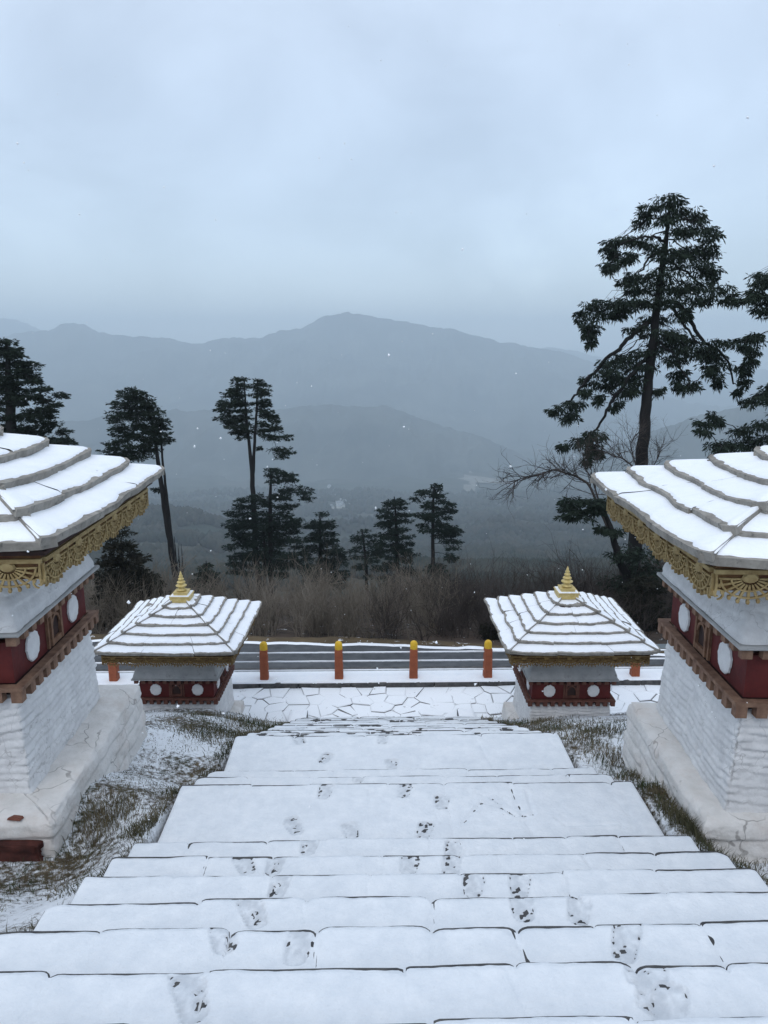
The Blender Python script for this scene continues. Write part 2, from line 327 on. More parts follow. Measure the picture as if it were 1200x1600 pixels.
def on_terrain(px, py):
    lo, hi = 60.0, 6000.0
    for y in np.exp(np.linspace(math.log(lo), math.log(hi), 900)):
        p = U(px, py, Y=float(y))
        if p.z < float(terrain_z(p.x, p.y)): return p
    return U(px, py, Y=3000)
def patch(name, pts, label):
    P = [on_terrain(*p) for p in pts]; c = sum(P, Vector()) / len(P)
    v = []; n = len(P)
    for s, dz in ((1, 4.5), (.5, 5.5)):
        for p in P:
            q = c.lerp(p, s); q.z = float(terrain_z(q.x, q.y)) + dz; v.append(q)
    f = [(i, (i + 1) % n, n + (i + 1) % n, n + i) for i in range(n)] + [tuple(range(n, 2 * n))]
    return tag(obj(name, v, f, M['field']), label, kind='structure')
patch('clearing', [(648, 876), (660, 873), (672, 876), (671, 886), (660, 890), (649, 887)], 'pale bare clearing below the young cypresses')
patch('field', [(714, 749), (745, 745), (790, 752), (812, 757), (790, 759), (740, 755)], 'pale snowy fields on the valley floor')
patch('field', [(726, 680), (745, 683), (748, 688), (728, 686)], 'small pale field high on the middle slope')
def far_house(px, py, s, i):
    p = on_terrain(px, py); e = empty('village_house', p, rnd.uniform(0, 3))
    w, d, h = s * rnd.uniform(.8, 1.2), s * .7, s * .55
    MB().box(-w / 2, w / 2, -d / 2, d / 2, -4, h + 2).build('wall', M['house'], e)
    v = [(-w * .6, -d * .65, h + 2.1), (w * .6, -d * .65, h + 2.1), (w * .6, d * .65, h + 2.1), (-w * .6, d * .65, h + 2.1), (-w * .6, 0, h * 1.7 + 2), (w * .6, 0, h * 1.7 + 2)]
    obj('roof', v, [(0, 1, 5, 4), (2, 3, 4, 5), (0, 4, 3), (1, 2, 5), (3, 2, 1, 0)], M['hroof'], e)
    tag(e, 'tiny pale house in the far village below the middle ridge', 'house', 'houses of the far village')
for i, (a, b) in enumerate([(515, 764), (518, 766), (521, 771), (521, 778), (524, 784), (528, 789), (532, 790), (536, 792), (530, 795), (519, 795), (538, 787), (545, 793), (514, 762), (530, 785)]): far_house(a, b, 13, i)

# ------------------------------------------------------------------ haze
def haze():
    v, f = box_vf(-13000, 13000, -400, 12500, -1300, 480)
    m = bpy.data.materials.new('haze_air'); m.use_nodes = True; t = m.node_tree; n = t.nodes; n.clear()
    o = n.new('ShaderNodeOutputMaterial'); p = n.new('ShaderNodeVolumePrincipled')
    p.inputs['Color'].default_value = (.78, .905, 1.0, 1); p.inputs['Density'].default_value = HAZE_D; p.inputs['Anisotropy'].default_value = .0
    t.links.new(p.outputs[0], o.inputs['Volume'])
    tag(obj('haze', v, f, m), 'pale blue grey haze filling the valley', 'haze', kind='stuff')
HAZE_D = 2.2e-4
haze()

# ------------------------------------------------------------------ stairs, road, plaza: levels
S = 2.2
D0, RI, TR = 1.07028 * S, .096853 * S, .20782 * S
def zk(n): return CAMZ - (D0 + n * RI)
treads = []      # (z, y_back, y_front, kind)
treads.append((zk(-3), -3.0, S - 3 * TR, 'landing'))
for k in range(-2, 7): treads.append((zk(k), S + (k - 1) * TR, S + k * TR, 'step'))
y6 = S + 6 * TR; yl1 = 2.7328 * S
treads.append((zk(7), y6, yl1, 'landing'))
treads += [(zk(8), yl1, yl1 + TR, 'step'), (zk(9), yl1 + TR, yl1 + 2 * TR, 'step')]
yb = yl1 + 2 * TR; yl2 = 3.6454 * S
treads.append((zk(10), yb, yl2, 'landing'))
for n in range(1, 9): treads.append((zk(10 + n), yl2 + (n - 1) * TR, yl2 + n * TR, 'far'))
YEND = yl2 + 8 * TR
def edges(y):
    """left and right edge of the stairs at depth y"""
    def e(px, py, zz): return U(px, py, z=zz).x
    L_ = np.interp(y, EYL, EXL); R_ = np.interp(y, EYR, EXR)
    return float(L_), float(R_)
EY, EL, ER = [-3.0], [], []
rowsL = [(-230, 1600, 1), (-60, 1508, 2), (48, 1450, 3), (112, 1405, 4), (165, 1368, 5), (200, 1337, 6), (235, 1311, 7), (343, 1200, 10), (470, 1121, 18)]
rowsR = [(1330, 1440, 3), (1195, 1384, 4), (1150, 1356, 5), (1096, 1328, 6), (1050, 1306, 7), (905, 1193, 10), (742, 1121, 18)]
def fit(rows):
    P = [U(a, b, z=zk(k)) for a, b, k in rows]; return [-3.0] + [p.y for p in P], [P[0].x] + [p.x for p in P]
EYL, EXL = fit(rowsL); EYR, EXR = fit(rowsR)
print('rows', [round(v, 2) for v in EYL], [round(v, 2) for v in EXL], [round(v, 2) for v in EYR], [round(v, 2) for v in EXR])


def prof(y):
    return np.interp(y, [-6, -3, .9, 2.2, 4.94, 6.0, 6.95, 8.0, 11.68, 12.2, 14], [4.85, 4.75, 4.45, 3.90, 2.64, 2.46, 1.95, 1.82, .12, -.08, -.12])
def ground_z(x, y):
    x = np.asarray(x, float); y = np.asarray(y, float)
    l = np.interp(y, EYL, EXL); r = np.interp(y, EYR, EXR)
    dl = l - x; dr = x - r
    z = prof(y)
    ss = lambda t: np.clip(t, 0, 1) ** 2 * (3 - 2 * np.clip(t, 0, 1))
    my = ss((y - 3.5) / 2) * ss((12.0 - y) / 1.2)
    z = z + .26 * ss((dl - .1) / 1.2) * ss((y - 5.2) / 1.6) * ss((12.0 - y) / 1.2) + .16 * ss(dr / 1.4) * ss((y - 5.2) / 1.6) * ss((12.0 - y) / 1.2)
    z = z - (.20 * ss((dl - .05) / .6) + .28 * ss((dr - .05) / .5)) * ss((y - 3.0) / .9) * ss((6.2 - y) / 1.0)
    z = z + (fbm(x * 1.1, y * 1.1, 2, 4) - .5) * .14 + (fbm(x * 7, y * 7, 6, 3) - .5) * .035
    inside = np.minimum(-dl, -dr)       # > 0 under the stairs
    z = z - .35 * ss((inside + .02) / .12)
    return z
def near_ground():
    xs = np.concatenate([np.linspace(-16, -5, 40), np.linspace(-4.9, 4.9, 330), np.linspace(5, 16, 40)]); ys = np.linspace(-6, 13.2, 420)
    X, Y = np.meshgrid(xs, ys, indexing='ij'); Z = ground_z(X, Y)
    Z = np.where(Y > 11.9, np.minimum(Z, -.075), Z)
    V = np.stack([X, Y, Z], -1).reshape(-1, 3)
    tag(link('ground', mesh_np('ground', V, grid_faces(len(xs), len(ys)), M['ground'], True)), 'turf bank beside the stairs with patchy thin snow', kind='structure')
near_ground()

# ------------------------------------------------------------------ footprints (px, py, heading in degrees, length scale)
prints = []
for px, py, ang, sc in [(297, 1556, -22, 1.15), (467, 1478, 6, 1.0), (396, 1428, -22, 1.0), (436, 1384, 8, .9), (382, 1352, -25, .9), (430, 1350, 4, .9), (484, 1323, 6, .8), (459, 1293, -22, .9),
                        (508, 1238, 10, .9), (509, 1186, 20, .8), (467, 1157, -20, .9), (663, 1300, 16, .9), (708, 1330, 10, .8), (706, 1352, 8, .9), (812, 1384, 14, .9), (816, 1418, 4, .9), (978, 1470, 24, 1.25),
                        (997, 1508, 18, 1.0), (1018, 1545, 20, 1.1), (1046, 1583, 26, 1.1), (632, 1236, 12, .9), (598, 1156, 8, .9), (612, 1196, 0, .8), (600, 1146, 5, .7), (470, 1138, -8, .7), (740, 1385, 12, .75), (640, 1352, 10, .7), (548, 1300, -10, .75), (560, 1215, 6, .7), (905, 1425, 20, .8), (350, 1465, -15, .8), (690, 1255, 8, .7)]:
    for z, ya, yb_, kd in treads:
        p = U(px, py, z=z)
        if ya < p.y < yb_: prints.append((p.x, p.y, z, R(-ang), sc)); break
lines_l1 = []   # broad cracks drawn through the snow of the first landing
for pts in [[(578, 1236), (579, 1262), (577, 1292)], [(722, 1290), (741, 1268), (752, 1256), (783, 1264), (806, 1278)], [(742, 1240), (770, 1250), (806, 1277), (834, 1274), (822, 1236)], [(868, 1280), (884, 1292), (960, 1290)], [(360, 1255), (372, 1225)]]:
    lines_l1.append([U(a, b, z=zk(7)) for a, b in pts])

TRO = {}
def snow_h(X, Y, z, joints, thick):
    TR_ = np.zeros(X.shape)
    h = thick + (fbm(X * 3, Y * 3, int(z * 100), 3) - .5) * thick * .6 + (fbm(X * 16, Y * 16, int(z * 77), 4) - .5) * .010
    for (jx, wob, vis) in joints:
        xj = jx + wob * (Y - Y.mean()) + (fbm(Y * 4, Y * 0 + jx, 8, 2) - .5) * .03
        h = h - vis * .006 * np.exp(-((X - xj) / .012) ** 2) - vis * .006 * np.exp(-((X - xj) / .035) ** 2)
    for (fx, fy, fz, an, sc) in prints:
        if abs(fz - z) > .01: continue
        dx, dy = X - fx, Y - fy
        u = dx * math.cos(an) + dy * math.sin(an); v = -dx * math.sin(an) + dy * math.cos(an)
        sc = sc * .93; Lh = .135 * sc; w = .046 + .012 * np.sin((v / Lh) * 2.2 + .4) - .006
        d = np.maximum(np.abs(u) - w * .55, 0) ** 2 + np.maximum(np.abs(v) - Lh * .72, 0) ** 2
        m = np.clip((.042 - np.sqrt(d)) / .008, 0, 1)
        rim = np.exp(-((np.sqrt(d) - .047) / .008) ** 2) * (m < .5)
        pat = fbm(u * 34 + fx * 9, v * 26, 5, 3)
        inner = np.where(pat > .69, -.006, .0065) + .0025 * np.sin(v * 190) * (pat > .5) - .010 * np.exp(-((np.sqrt(d) - .037) / .006) ** 2) * (fbm(X * 14, Y * 14, 8, 2) > .46) - np.where((v > Lh * .8), .008, 0) * (fbm(X * 14, Y * 14, 3, 2) > .60)
        h = h * (1 - m) + inner * m + rim * .005
        TR_ = np.maximum(TR_, m * np.clip(.25 + 1.3 * (fbm(u * 30 + fx, v * 22, 6, 3) - .42), 0, .5))
    TRO['m'] = TR_
    return h
stairs = empty('staircase', (0, 0, 0)); tag(stairs, 'broad snow covered stone staircase running down between the shrines', kind='structure')
def joint_set(xl, xr, seed, w0=.38, w1=.95):
    g = random.Random(seed); xs = [xl]
    while xs[-1] < xr - w1: xs.append(xs[-1] + g.uniform(w0, w1))
    xs.append(xr); return xs
def stair_row(i, z, ya, yf, kind):
    xl, xr = edges(yf); xl2 = edges(max(ya, 0))[0]; g = random.Random(100 + i)
    xl += g.uniform(-.02, .02); xr += g.uniform(-.02, .02)
    xs = joint_set(xl, xr, 40 + i, *((.38, .9) if kind != 'far' else (.3, .7)))
    offs = [g.uniform(-.02, .012) for _ in xs]; rads = [g.choice((.02, .03, .045, .07)) for _ in xs]
    vis = [g.choice((1, 1, .5, .25, .9)) for _ in xs]
    def front(x):       # outline of the stone edges in plan
        x = np.asarray(x, float); f = np.full(x.shape, yf)
        for a in range(len(xs) - 1):
            m = (x >= xs[a]) & (x <= xs[a + 1]); d = np.minimum(x - xs[a], xs[a + 1] - x)
            r = np.where(x - xs[a] < xs[a + 1] - x, rads[a] * (1 if 0 < a else 1.5), rads[a + 1] * (1 if a + 1 < len(xs) - 1 else 1.5))
            c = np.where(d < r, r - np.sqrt(np.maximum(r * r - (r - d) ** 2, 0)), 0)
            f = np.where(m, yf + offs[a] - c * .75, f)
        return f + (fbm(x * 5, x * 0 + i, 7, 3) - .5) * .016
    gap = .006
    for a in range(len(xs) - 1):
        x0, x1 = xs[a] + gap, xs[a + 1] - gap; n = 14
        t = np.concatenate([[0, .03, .07], np.linspace(.14, .86, n - 6), [.93, .97, 1]]); X = x0 + t * (x1 - x0); Fy = front(X)
        zt = z + g.uniform(-.003, .003); zb = z - RI - .02; yb0 = ya - .05
        top = [(x, f, zt) for x, f in zip(X, Fy)] + [(x1, yb0, zt), (x0, yb0, zt)]
        mid = [(x, f + .004, zt - .02) for x, f in zip(X, Fy)] + [(x1, yb0, zt - .02), (x0, yb0, zt - .02)]
        bot = [(x, f - .02, zb) for x, f in zip(X, Fy)] + [(x1, yb0, zb), (x0, yb0, zb)]
        m_ = len(top); v = top + mid + bot
        f = [tuple(range(m_))[::-1]]
        for ring in (0, m_):
            f += [(ring + q, ring + (q + 1) % m_, ring + m_ + (q + 1) % m_, ring + m_ + q) for q in range(m_)]
        obj('step_slab', v, f, M['stone'], stairs)
    # the snow lying on the row: relief with joints, footprints and a ragged front edge
    step = {'step': .0125, 'landing': .016, 'far': .02}[kind]
    y0 = ya + .002 if i else -1.0
    nx = int((xr - xl) / step); vv = np.concatenate([np.linspace(0, .93, max(6, int((yf - y0) / step))), [.94, .95, .96, .97, .98, .988, .995, 1.0]])
    if i == 0: nx = 40; vv = np.linspace(0, 1, 12)
    X1 = np.linspace(xl + .004, xr - .004, nx); fr = front(X1)
    lk = {'step': .72, 'landing': .8, 'far': 1.0}[kind]
    lip = lk * (.001 + .017 * np.clip((fbm(X1 * 2.6, X1 * 0 + i * 3, 12, 4) - .34) * 3.0, 0, 1) + (fbm(X1 * 30, X1 * 0, 3 + i, 2) - .5) * .007)
    # snow slumps over the edge here and there
    yfr = fr - lip
    X = np.repeat(X1[:, None], len(vv), 1); Y = y0 + vv[None, :] * (yfr[:, None] - y0)
    thick = .014 if kind != 'far' else .013
    H = snow_h(X, Y, z, [(a, g.uniform(-.25, .25), q) for a, q in zip(xs[1:-1], vis[1:-1])] + [(g.uniform(xl, xr), g.uniform(-.3, .3), .3) for _ in range(2)], thick)
    if kind == 'landing' and abs(z - zk(7)) < .01:
        for ln in lines_l1:
            for p, q in zip(ln, ln[1:]):
                d = np.array([q.x - p.x, q.y - p.y]); L2 = (d ** 2).sum(); t = np.clip(((X - p.x) * d[0] + (Y - p.y) * d[1]) / L2, 0, 1)
                dd = np.hypot(X - p.x - t * d[0], Y - p.y - t * d[1]) + (fbm(X * 25, Y * 25, 4, 2) - .5) * .012
                H = H - .0125 * np.exp(-(dd / .011) ** 2) * (.35 + .9 * fbm(X * 2.2, Y * 2.2, 14, 2)) + .004 * np.exp(-((dd - .035) / .015) ** 2)
    if kind == 'far':   # thinner, broken snow with bare joints
        H = H - .02 * (fbm(X * 4.5, Y * 14, 31 + i, 3) > .66) * (np.clip((yfr[:, None] - Y) / .12, 0, 1) < .9)
    d = yfr[:, None] - Y; r = .03; H = H * np.clip(d / r, 0, 1) ** .75 - np.where(d < 1e-6, .006, 0)
    ds = np.minimum(X - X1[0], X1[-1] - X); r = .03; H = H * np.sqrt(np.clip(1 - (1 - np.clip(ds / r, 0, 1)) ** 2, 0, 1)) - np.where(ds < 1e-6, .006, 0)
    V = np.stack([X, Y, z + H], -1).reshape(-1, 3)
    o = link('snow_layer', mesh_np('snow_layer', V, grid_faces(nx, len(vv)), M['thin_snow'], True), stairs)
    at = o.data.attributes.new('trodden', 'FLOAT', 'POINT'); at.data.foreach_set('value', TRO['m'].astype(np.float32).ravel())
for i, (z, ya, yf, kd) in enumerate(treads): stair_row(i, z, ya, yf, kd)

# ------------------------------------------------------------------ plaza of crazy paving, kerb platform, railing, road
YK = U(600, 1073.5, z=0).y              # foot of the kerb
def rotY(p): return p
plaza = empty('plaza', (0, 0, 0)); tag(plaza, 'narrow terrace of irregular flagstones at the foot of the stairs', kind='structure')
MB().box(-16, 16, YEND - .55, YK + .05, -.5, -.012).build('bed', M['bed'], plaza)
def clip(poly, nx_, ny_, c):
    out = []
    for i in range(len(poly)):
        a, b = poly[i], poly[(i + 1) % len(poly)]; da = a[0] * nx_ + a[1] * ny_ - c; db = b[0] * nx_ + b[1] * ny_ - c
        if da <= 0: out.append(a)
        if da * db < 0: t = da / (da - db); out.append((a[0] + t * (b[0] - a[0]), a[1] + t * (b[1] - a[1])))
    return out
def voronoi(x0, x1, y0, y1, sz, seed, jit=.85):
    g = random.Random(seed); nx_, ny_ = int((x1 - x0) / sz), max(1, int((y1 - y0) / sz)); P = {}
    for a in range(-1, nx_ + 1):
        for b in range(-1, ny_ + 1):
            P[a, b] = (x0 + (a + .5 + g.uniform(-.5, .5) * jit) * (x1 - x0) / nx_, y0 + (b + .5 + g.uniform(-.5, .5) * jit) * (y1 - y0) / ny_)
    cells = []
    for a in range(nx_):
        for b in range(ny_):
            p = P[a, b]; poly = [(x0, y0), (x1, y0), (x1, y1), (x0, y1)]
            for da in range(-2, 3):
                for db in range(-2, 3):
                    q = P.get((a + da, b + db))
                    if q is None or (da, db) == (0, 0): continue
                    if not (0 <= a + da < nx_ and 0 <= b + db < ny_): continue
                    n_ = (q[0] - p[0], q[1] - p[1]); c = (q[0] ** 2 + q[1] ** 2 - p[0] ** 2 - p[1] ** 2) / 2
                    poly = clip(poly, n_[0], n_[1], c)
                    if len(poly) < 3: break
                if len(poly) < 3: break
            if len(poly) >= 3: cells.append((p, poly))
    return cells
for (c, poly) in voronoi(-5.6, 5.6, YEND - .5, YK - .01, .31, 5):
    sh = rnd.uniform(.97, .995); q = [(c[0] + (x - c[0]) * sh, c[1] + (y - c[1]) * sh) for x, y in poly]; n = len(q)
    zt = rnd.uniform(-.012, .018); tl = rnd.uniform(-.05, .05), rnd.uniform(-.05, .05)
    zf = lambda x, y, s=0: zt + s + tl[0] * (x - c[0]) + tl[1] * (y - c[1])
    v = [(x, y, -.06) for x, y in q] + [(x, y, zf(x, y, -.012)) for x, y in q] + [(c[0] + (x - c[0]) * .93, c[1] + (y - c[1]) * .93, zf(x, y)) for x, y in q]
    f = [(i, (i + 1) % n, n + (i + 1) % n, n + i) for i in range(n)] + [(n + i, n + (i + 1) % n, 2 * n + (i + 1) % n, 2 * n + i) for i in range(n)] + [tuple(range(2 * n, 3 * n))]
    obj('flagstone', v, f, M['flag'], plaza)
# low end blocks where the stairs reach the terrace
for (xa, xb, lab) in ((452, 480, 'low snow capped stone block at the left foot of the stairs'), (716, 742, 'low snow capped stone block at the right foot of the stairs')):
    p0 = U(xa, 1114, z=.14); p1 = U(xb, 1114, z=.14); e = empty('end_block', ((p0.x + p1.x) / 2, YEND + .02, 0)); tag(e, lab, 'stone block', 'end blocks at the foot of the stairs')
    w = (p1.x - p0.x) / 2
    bevel(MB().box(-w, w, -.02, .42, -.05, .13).build('block', M['stone'], e), .015)
    v = []; n = 10
    for a in range(n):
        for b in range(n):
            x = -w + .004 + a / (n - 1) * (2 * w - .008); y = -.016 + b / (n - 1) * .432; ed = min(a, b, n - 1 - a, n - 1 - b)
            v.append((x, y, .128 + (.0 if ed == 0 else .02 if ed == 1 else .027) + rnd.uniform(-.002, .002)))
    obj('snow_cap', v, [tuple(q) for q in grid_faces(n, n).tolist()], M['snow'], e, True)

ZP = .105
rowr = empty('kerb_platform', (0, YK, 0)); tag(rowr, 'raised kerb of dark stones with snow on top under the railing', kind='structure')
YR = U(600, 1048, z=ZP).y - YK          # far edge of the platform
x = -16.0; g = random.Random(3)
while x < 16:
    w = g.uniform(.45, 1.1); dz = g.uniform(-.008, .006)
    bevel(MB().box(x + .006, x + w - .006, 0, .28, -.08, ZP - .012 + dz).build('kerb_stone', M['kerb'], rowr), .012); x += w
MB().box(-16, 16, .29, YR, -.6, ZP - .02).build('bed', M['kerb'], rowr)
X, Y = np.meshgrid(np.linspace(-16, 16, 700), np.concatenate([[0.004, .012, .03], np.linspace(.05, YR - .04, 22), [YR - .02, YR - .004]]), indexing='ij')
H = .018 + (fbm(X * 4, Y * 4, 61, 3) - .5) * .012 - .008 * np.exp(-((Y - .45) / .02) ** 2)
ed = np.minimum(Y - .004, YR - .004 - Y); H = H * np.sqrt(np.clip(ed / .025, 0, 1)) - np.where(ed <= 1e-6, .012, 0) - .025 * ((Y < .035) & (fbm(X * 5, Y * 9, 71, 3) > .62))
link('snow_layer', mesh_np('snow_layer', np.stack([X, Y, ZP - .004 + H], -1).reshape(-1, 3), grid_faces(*X.shape), M['snow'], True), rowr)
MB().box(-16, 16, YR + .003, YR + .25, -3.4, ZP - .03).build('retaining_wall', M['kerb'], rowr)

YBo = U(600, 1059, z=ZP).y
railing = empty('railing', (0, YBo, ZP)); tag(railing, 'railing of orange posts with yellow domed tops and three grey rails', 'railing')
posts = [187, 298, 414, 528.5, 645, 761.5, 878, 995]
HP = CAMZ - ZP - (CAMZ - U(600, 1001, Y=YBo).z); HP = U(600, 1001, Y=YBo).z - ZP
px_ = [U(p, 1059, z=ZP).x for p in posts]; sp = (px_[6] - px_[2]) / 4
px_ = [px_[2] + (k - 2) * sp for k in range(-2, 11)]
w = .082
def post_mesh():
    m = MB(); r = []
    zs = [(0, 1.0), (.02, 1.0), (HP - .175, .9), (HP - .165, .84)]
    v = []
    for z, s in zs:
        for a, b in ((-1, -1), (1, -1), (1, 1), (-1, 1)):
            for c in (0, 1):      # chamfered corners
                q = .82; xx, yy = (a * w * s, b * w * s * q) if (c == 0) == (a * b > 0) else (a * w * s * q, b * w * s)
                v.append((xx, yy, z))
    f = [(k * 8 + i, k * 8 + (i + 1) % 8, k * 8 + 8 + (i + 1) % 8, k * 8 + 8 + i) for k in range(3) for i in range(8)] + [tuple(range(24, 32))]
    return mesh('post', v, f, M['orange'])
pm = post_mesh()
def lathe(prof_, n=20):
    v = []; f = []
    for r, z in prof_:
        for i in range(n): a = 2 * math.pi * i / n; v.append((r * math.cos(a), r * math.sin(a), z))
    for k in range(len(prof_) - 1):
        for i in range(n): f.append((k * n + i, k * n + (i + 1) % n, (k + 1) * n + (i + 1) % n, (k + 1) * n + i))
    f.append(tuple(range((len(prof_) - 1) * n, len(prof_) * n)))
    return v, f
cap_me = mesh('post_cap', *lathe([(.07, HP - .166), (.074, HP - .15), (.074, HP - .08), (.068, HP - .045), (.052, HP - .02), (.03, HP - .006), (.008, HP)]), M['cap'], True)
for i, x in enumerate(px_):
    o = link('post', pm, railing); o.location = (x, 0, 0); o.rotation_euler = (R(rnd.uniform(-.6, .6)), R(rnd.uniform(-.5, .5)), R(rnd.uniform(-3, 3)))
    c = link('post_cap', cap_me, o)
    if i:
        for yp in (1019.3, 1032.8, 1046.8):
            zz = U(600, yp, Y=YBo).z - ZP; L_ = sp / 2
            rv = []; n = 8
            for q in (0, 1):
                for k in range(n): a = 2 * math.pi * k / n; rv.append(((q - .5) * (sp - .12), .016 * math.cos(a), .016 * math.sin(a)))
            rl = obj('rail', rv, [(k, (k + 1) % n, n + (k + 1) % n, n + k) for k in range(n)], M['rail'], railing, True); rl.location = (x - sp / 2, 0, zz)
            X1 = np.linspace(-.5, .5, 30) * (sp - .13); sv = []
            for k, xx in enumerate(X1):
                t = .001 + .009 * float(fbm(np.array(xx * 6 + i * 3.1), np.array(yp), 2, 2)) ; sv += [(xx, -.015, .006), (xx, -.009, .013 + t), (xx, .009, .013 + t), (xx, .015, .006)]
            obj('rail_snow', sv, [tuple(q) for q in grid_faces(30, 4).tolist()], M['snow'], rl, True)

# road, sunk below the platform
ZR = -3.05
roadL = [(-600, 1000), (0, 1001), (150, 1002), (385, 1004), (600, 1009), (790, 1016), (1040, 1025), (1800, 1050)]
far = [U(a, b, z=ZR) for a, b in roadL]
v = []; 
for p in far: v += [(p.x, YK + YR + .2, ZR), (p.x, (p.y + YK + YR + .2) / 2, ZR + .03), (p.x, p.y, ZR)]
f = [(3 * i + j, 3 * i + 3 + j, 3 * i + 4 + j, 3 * i + 1 + j) for i in range(len(far) - 1) for j in (0, 1)]
tag(obj('road', v, f, M['asphalt'], None), 'wet grey asphalt road passing below the terrace', kind='structure')
def strip_along(name, off0, off1, z, h, m, label, seed, n=260, up=.0):
    xs = np.linspace(far[0].x, far[-1].x, n); ys = np.interp(xs, [p.x for p in far], [p.y for p in far]); k = 7
    t = np.linspace(0, 1, k); X = np.repeat(xs[:, None], k, 1)
    Y = ys[:, None] + off0 + (off1 - off0) * t[None] + (fbm(X * .9, t[None] * 0 + X * 0, seed, 4) - .5) * .35 * (1 if seed else 0)
    Z = z + up * t[None] + h * np.sin(t[None] * math.pi) ** .6 * (.6 + .8 * fbm(X * 1.5, Y * 1.5, seed + 2, 3)) - np.where((t[None] == 0) | (t[None] == 1), .03, 0)
    tag(link(name, mesh_np(name, np.stack([X, Y, Z], -1).reshape(-1, 3), grid_faces(n, k), m, True)), label, kind='structure')
strip_along('verge', .15, 1.3, ZR - .02, .12, M['verge'], 'dry brown grass verge beyond the road', 81, up=-.35)
strip_along('snow_bank', -.08, .2, ZR - .008, .022, M['snow'], 'thin ridge of snow along the far edge of the road', 91)

# ------------------------------------------------------------------ the shrines
def ringmesh(levels, cx=0, cy=0, n=40, amp=.012, seed=0, row=.075, ln=.34):
    """closed masonry block: levels = [(z, hx, hy)], densely sampled, stones bulging by amp under the whitewash"""
    z0, z1 = levels[0][0], levels[-1][0]; nz = max(5, int((z1 - z0) / .011))
    Z = np.linspace(z0, z1, nz); HX = np.interp(Z, [l[0] for l in levels], [l[1] for l in levels]); HY = np.interp(Z, [l[0] for l in levels], [l[2] for l in levels])
    t = (np.arange(4 * n)) / n; side = t.astype(int) % 4; q = (t - side) * 2 - 1
    V = np.zeros((nz, 4 * n, 3)); per = t * 1.4
    nx = np.select([side == 0, side == 1, side == 2, side == 3], [0, 1, 0, -1]).astype(float); ny = np.select([side == 0, side == 1, side == 2, side == 3], [-1, 0, 1, 0]).astype(float)
    cor = np.exp(-((1 - np.abs(q)) / .03) ** 2)
    for i, z in enumerate(Z):
        hx, hy = HX[i], HY[i]
        x = np.select([side == 0, side == 1, side == 2, side == 3], [q * hx, hx + q * 0, -q * hx, -hx + q * 0]); y = np.select([side == 0, side == 1, side == 2, side == 3], [-hy + q * 0, q * hy, hy + q * 0, -q * hy])
        s = per * 1.0
        wz = z + (fbm(s * 2.5, s * 0 + z * 2, seed, 3) - .5) * .11
        ri = np.floor(wz / row); fz = wz / row - ri
        sl = ln * (.6 + .9 * hsh(ri, ri * 0, seed + 5)); ss = s / sl + hsh(ri, ri * 0 + 3, seed) * 5 + (fbm(s * 6, wz * 9, seed + 2, 2) - .5) * .25
        si = np.floor(ss); fs = ss - si
        b = (1 - np.abs(2 * fz - 1) ** 5) * (1 - np.abs(2 * fs - 1) ** 14) * (1 - .5 * fz)
        d = amp * (b * (.35 + .9 * hsh(si, ri, seed + 9)) - .6) + amp * .7 * (fbm(s * 14, z * 14, seed + 4, 3) - .5) + min(amp * 1.6, .02) * (fbm(s * 1.7, z * 1.7, seed + 6, 2) - .5)
        d = d - cor * .008
        # push corners on both axes so the arris stays closed
        dx = nx * d; dy = ny * d
        atc = q <= -1 + 1e-9
        px_prev = np.roll(nx, n) ; py_prev = np.roll(ny, n)
        dx = np.where(atc, (nx + px_prev) * d, dx); dy = np.where(atc, (ny + py_prev) * d, dy)
        V[i, :, 0] = cx + x + dx; V[i, :, 1] = cy + y + dy; V[i, :, 2] = z + .004 * (fbm(s * 7, s * 0, seed, 2) - .5) * (i == nz - 1)
    m = 4 * n; a = (np.arange(nz - 1)[:, None] * m + np.arange(m)[None]).ravel(); b = (np.arange(nz - 1)[:, None] * m + (np.arange(m)[None] + 1) % m).ravel()
    Fq = np.stack([a, b, b + m, a + m], 1)
    v = V.reshape(-1, 3).tolist(); f = [tuple(r) for r in Fq.tolist()]
    # stepped cap: inset rings with slight wear, then a flat middle
    last = (nz - 1) * m; hx, hy = HX[-1], HY[-1]; prev = last
    for k, (s, dz) in enumerate(((.985, .006), (.9, .012), (.7, .013))):
        o = len(v)
        for i in range(m):
            x, y, z = v[last + i]; j = .006 * (float(fbm(np.array(x * 9), np.array(y * 9), seed, 2)) - .5)
            v.append((cx + (x - cx) * s, cy + (y - cy) * s, Z[-1] + dz + j))
        f += [(prev + i, prev + (i + 1) % m, o + (i + 1) % m, o + i) for i in range(m)]; prev = o
    f.append(tuple(range(prev, prev + m)))
    return v, f
def ribbon(pts, w, y0, y1):
    """flat carved bar: sweeps a rectangle (width w in the x-z plane, from y0 to y1) along 2D pts"""
    P = [Vector(p) for p in pts]; v = []; f = []
    for i, p in enumerate(P):
        d = (P[min(i + 1, len(P) - 1)] - P[max(i - 1, 0)]).normalized(); n = Vector((-d.y, d.x)) * w / 2
        ww = 1 if 0 < i < len(P) - 1 else .6
        for s, y in ((-1, y0), (1, y0), (1, y1), (-1, y1)): q = p + n * s * ww * (1 if y == y1 else .75); v.append((q.x, y, q.y))
    for i in range(len(P) - 1):
        for k in range(4): f.append((4 * i + k, 4 * i + (k + 1) % 4, 4 * i + 4 + (k + 1) % 4, 4 * i + 4 + k))
    f += [(3, 2, 1, 0), tuple(4 * (len(P) - 1) + k for k in range(4))]
    return v, f
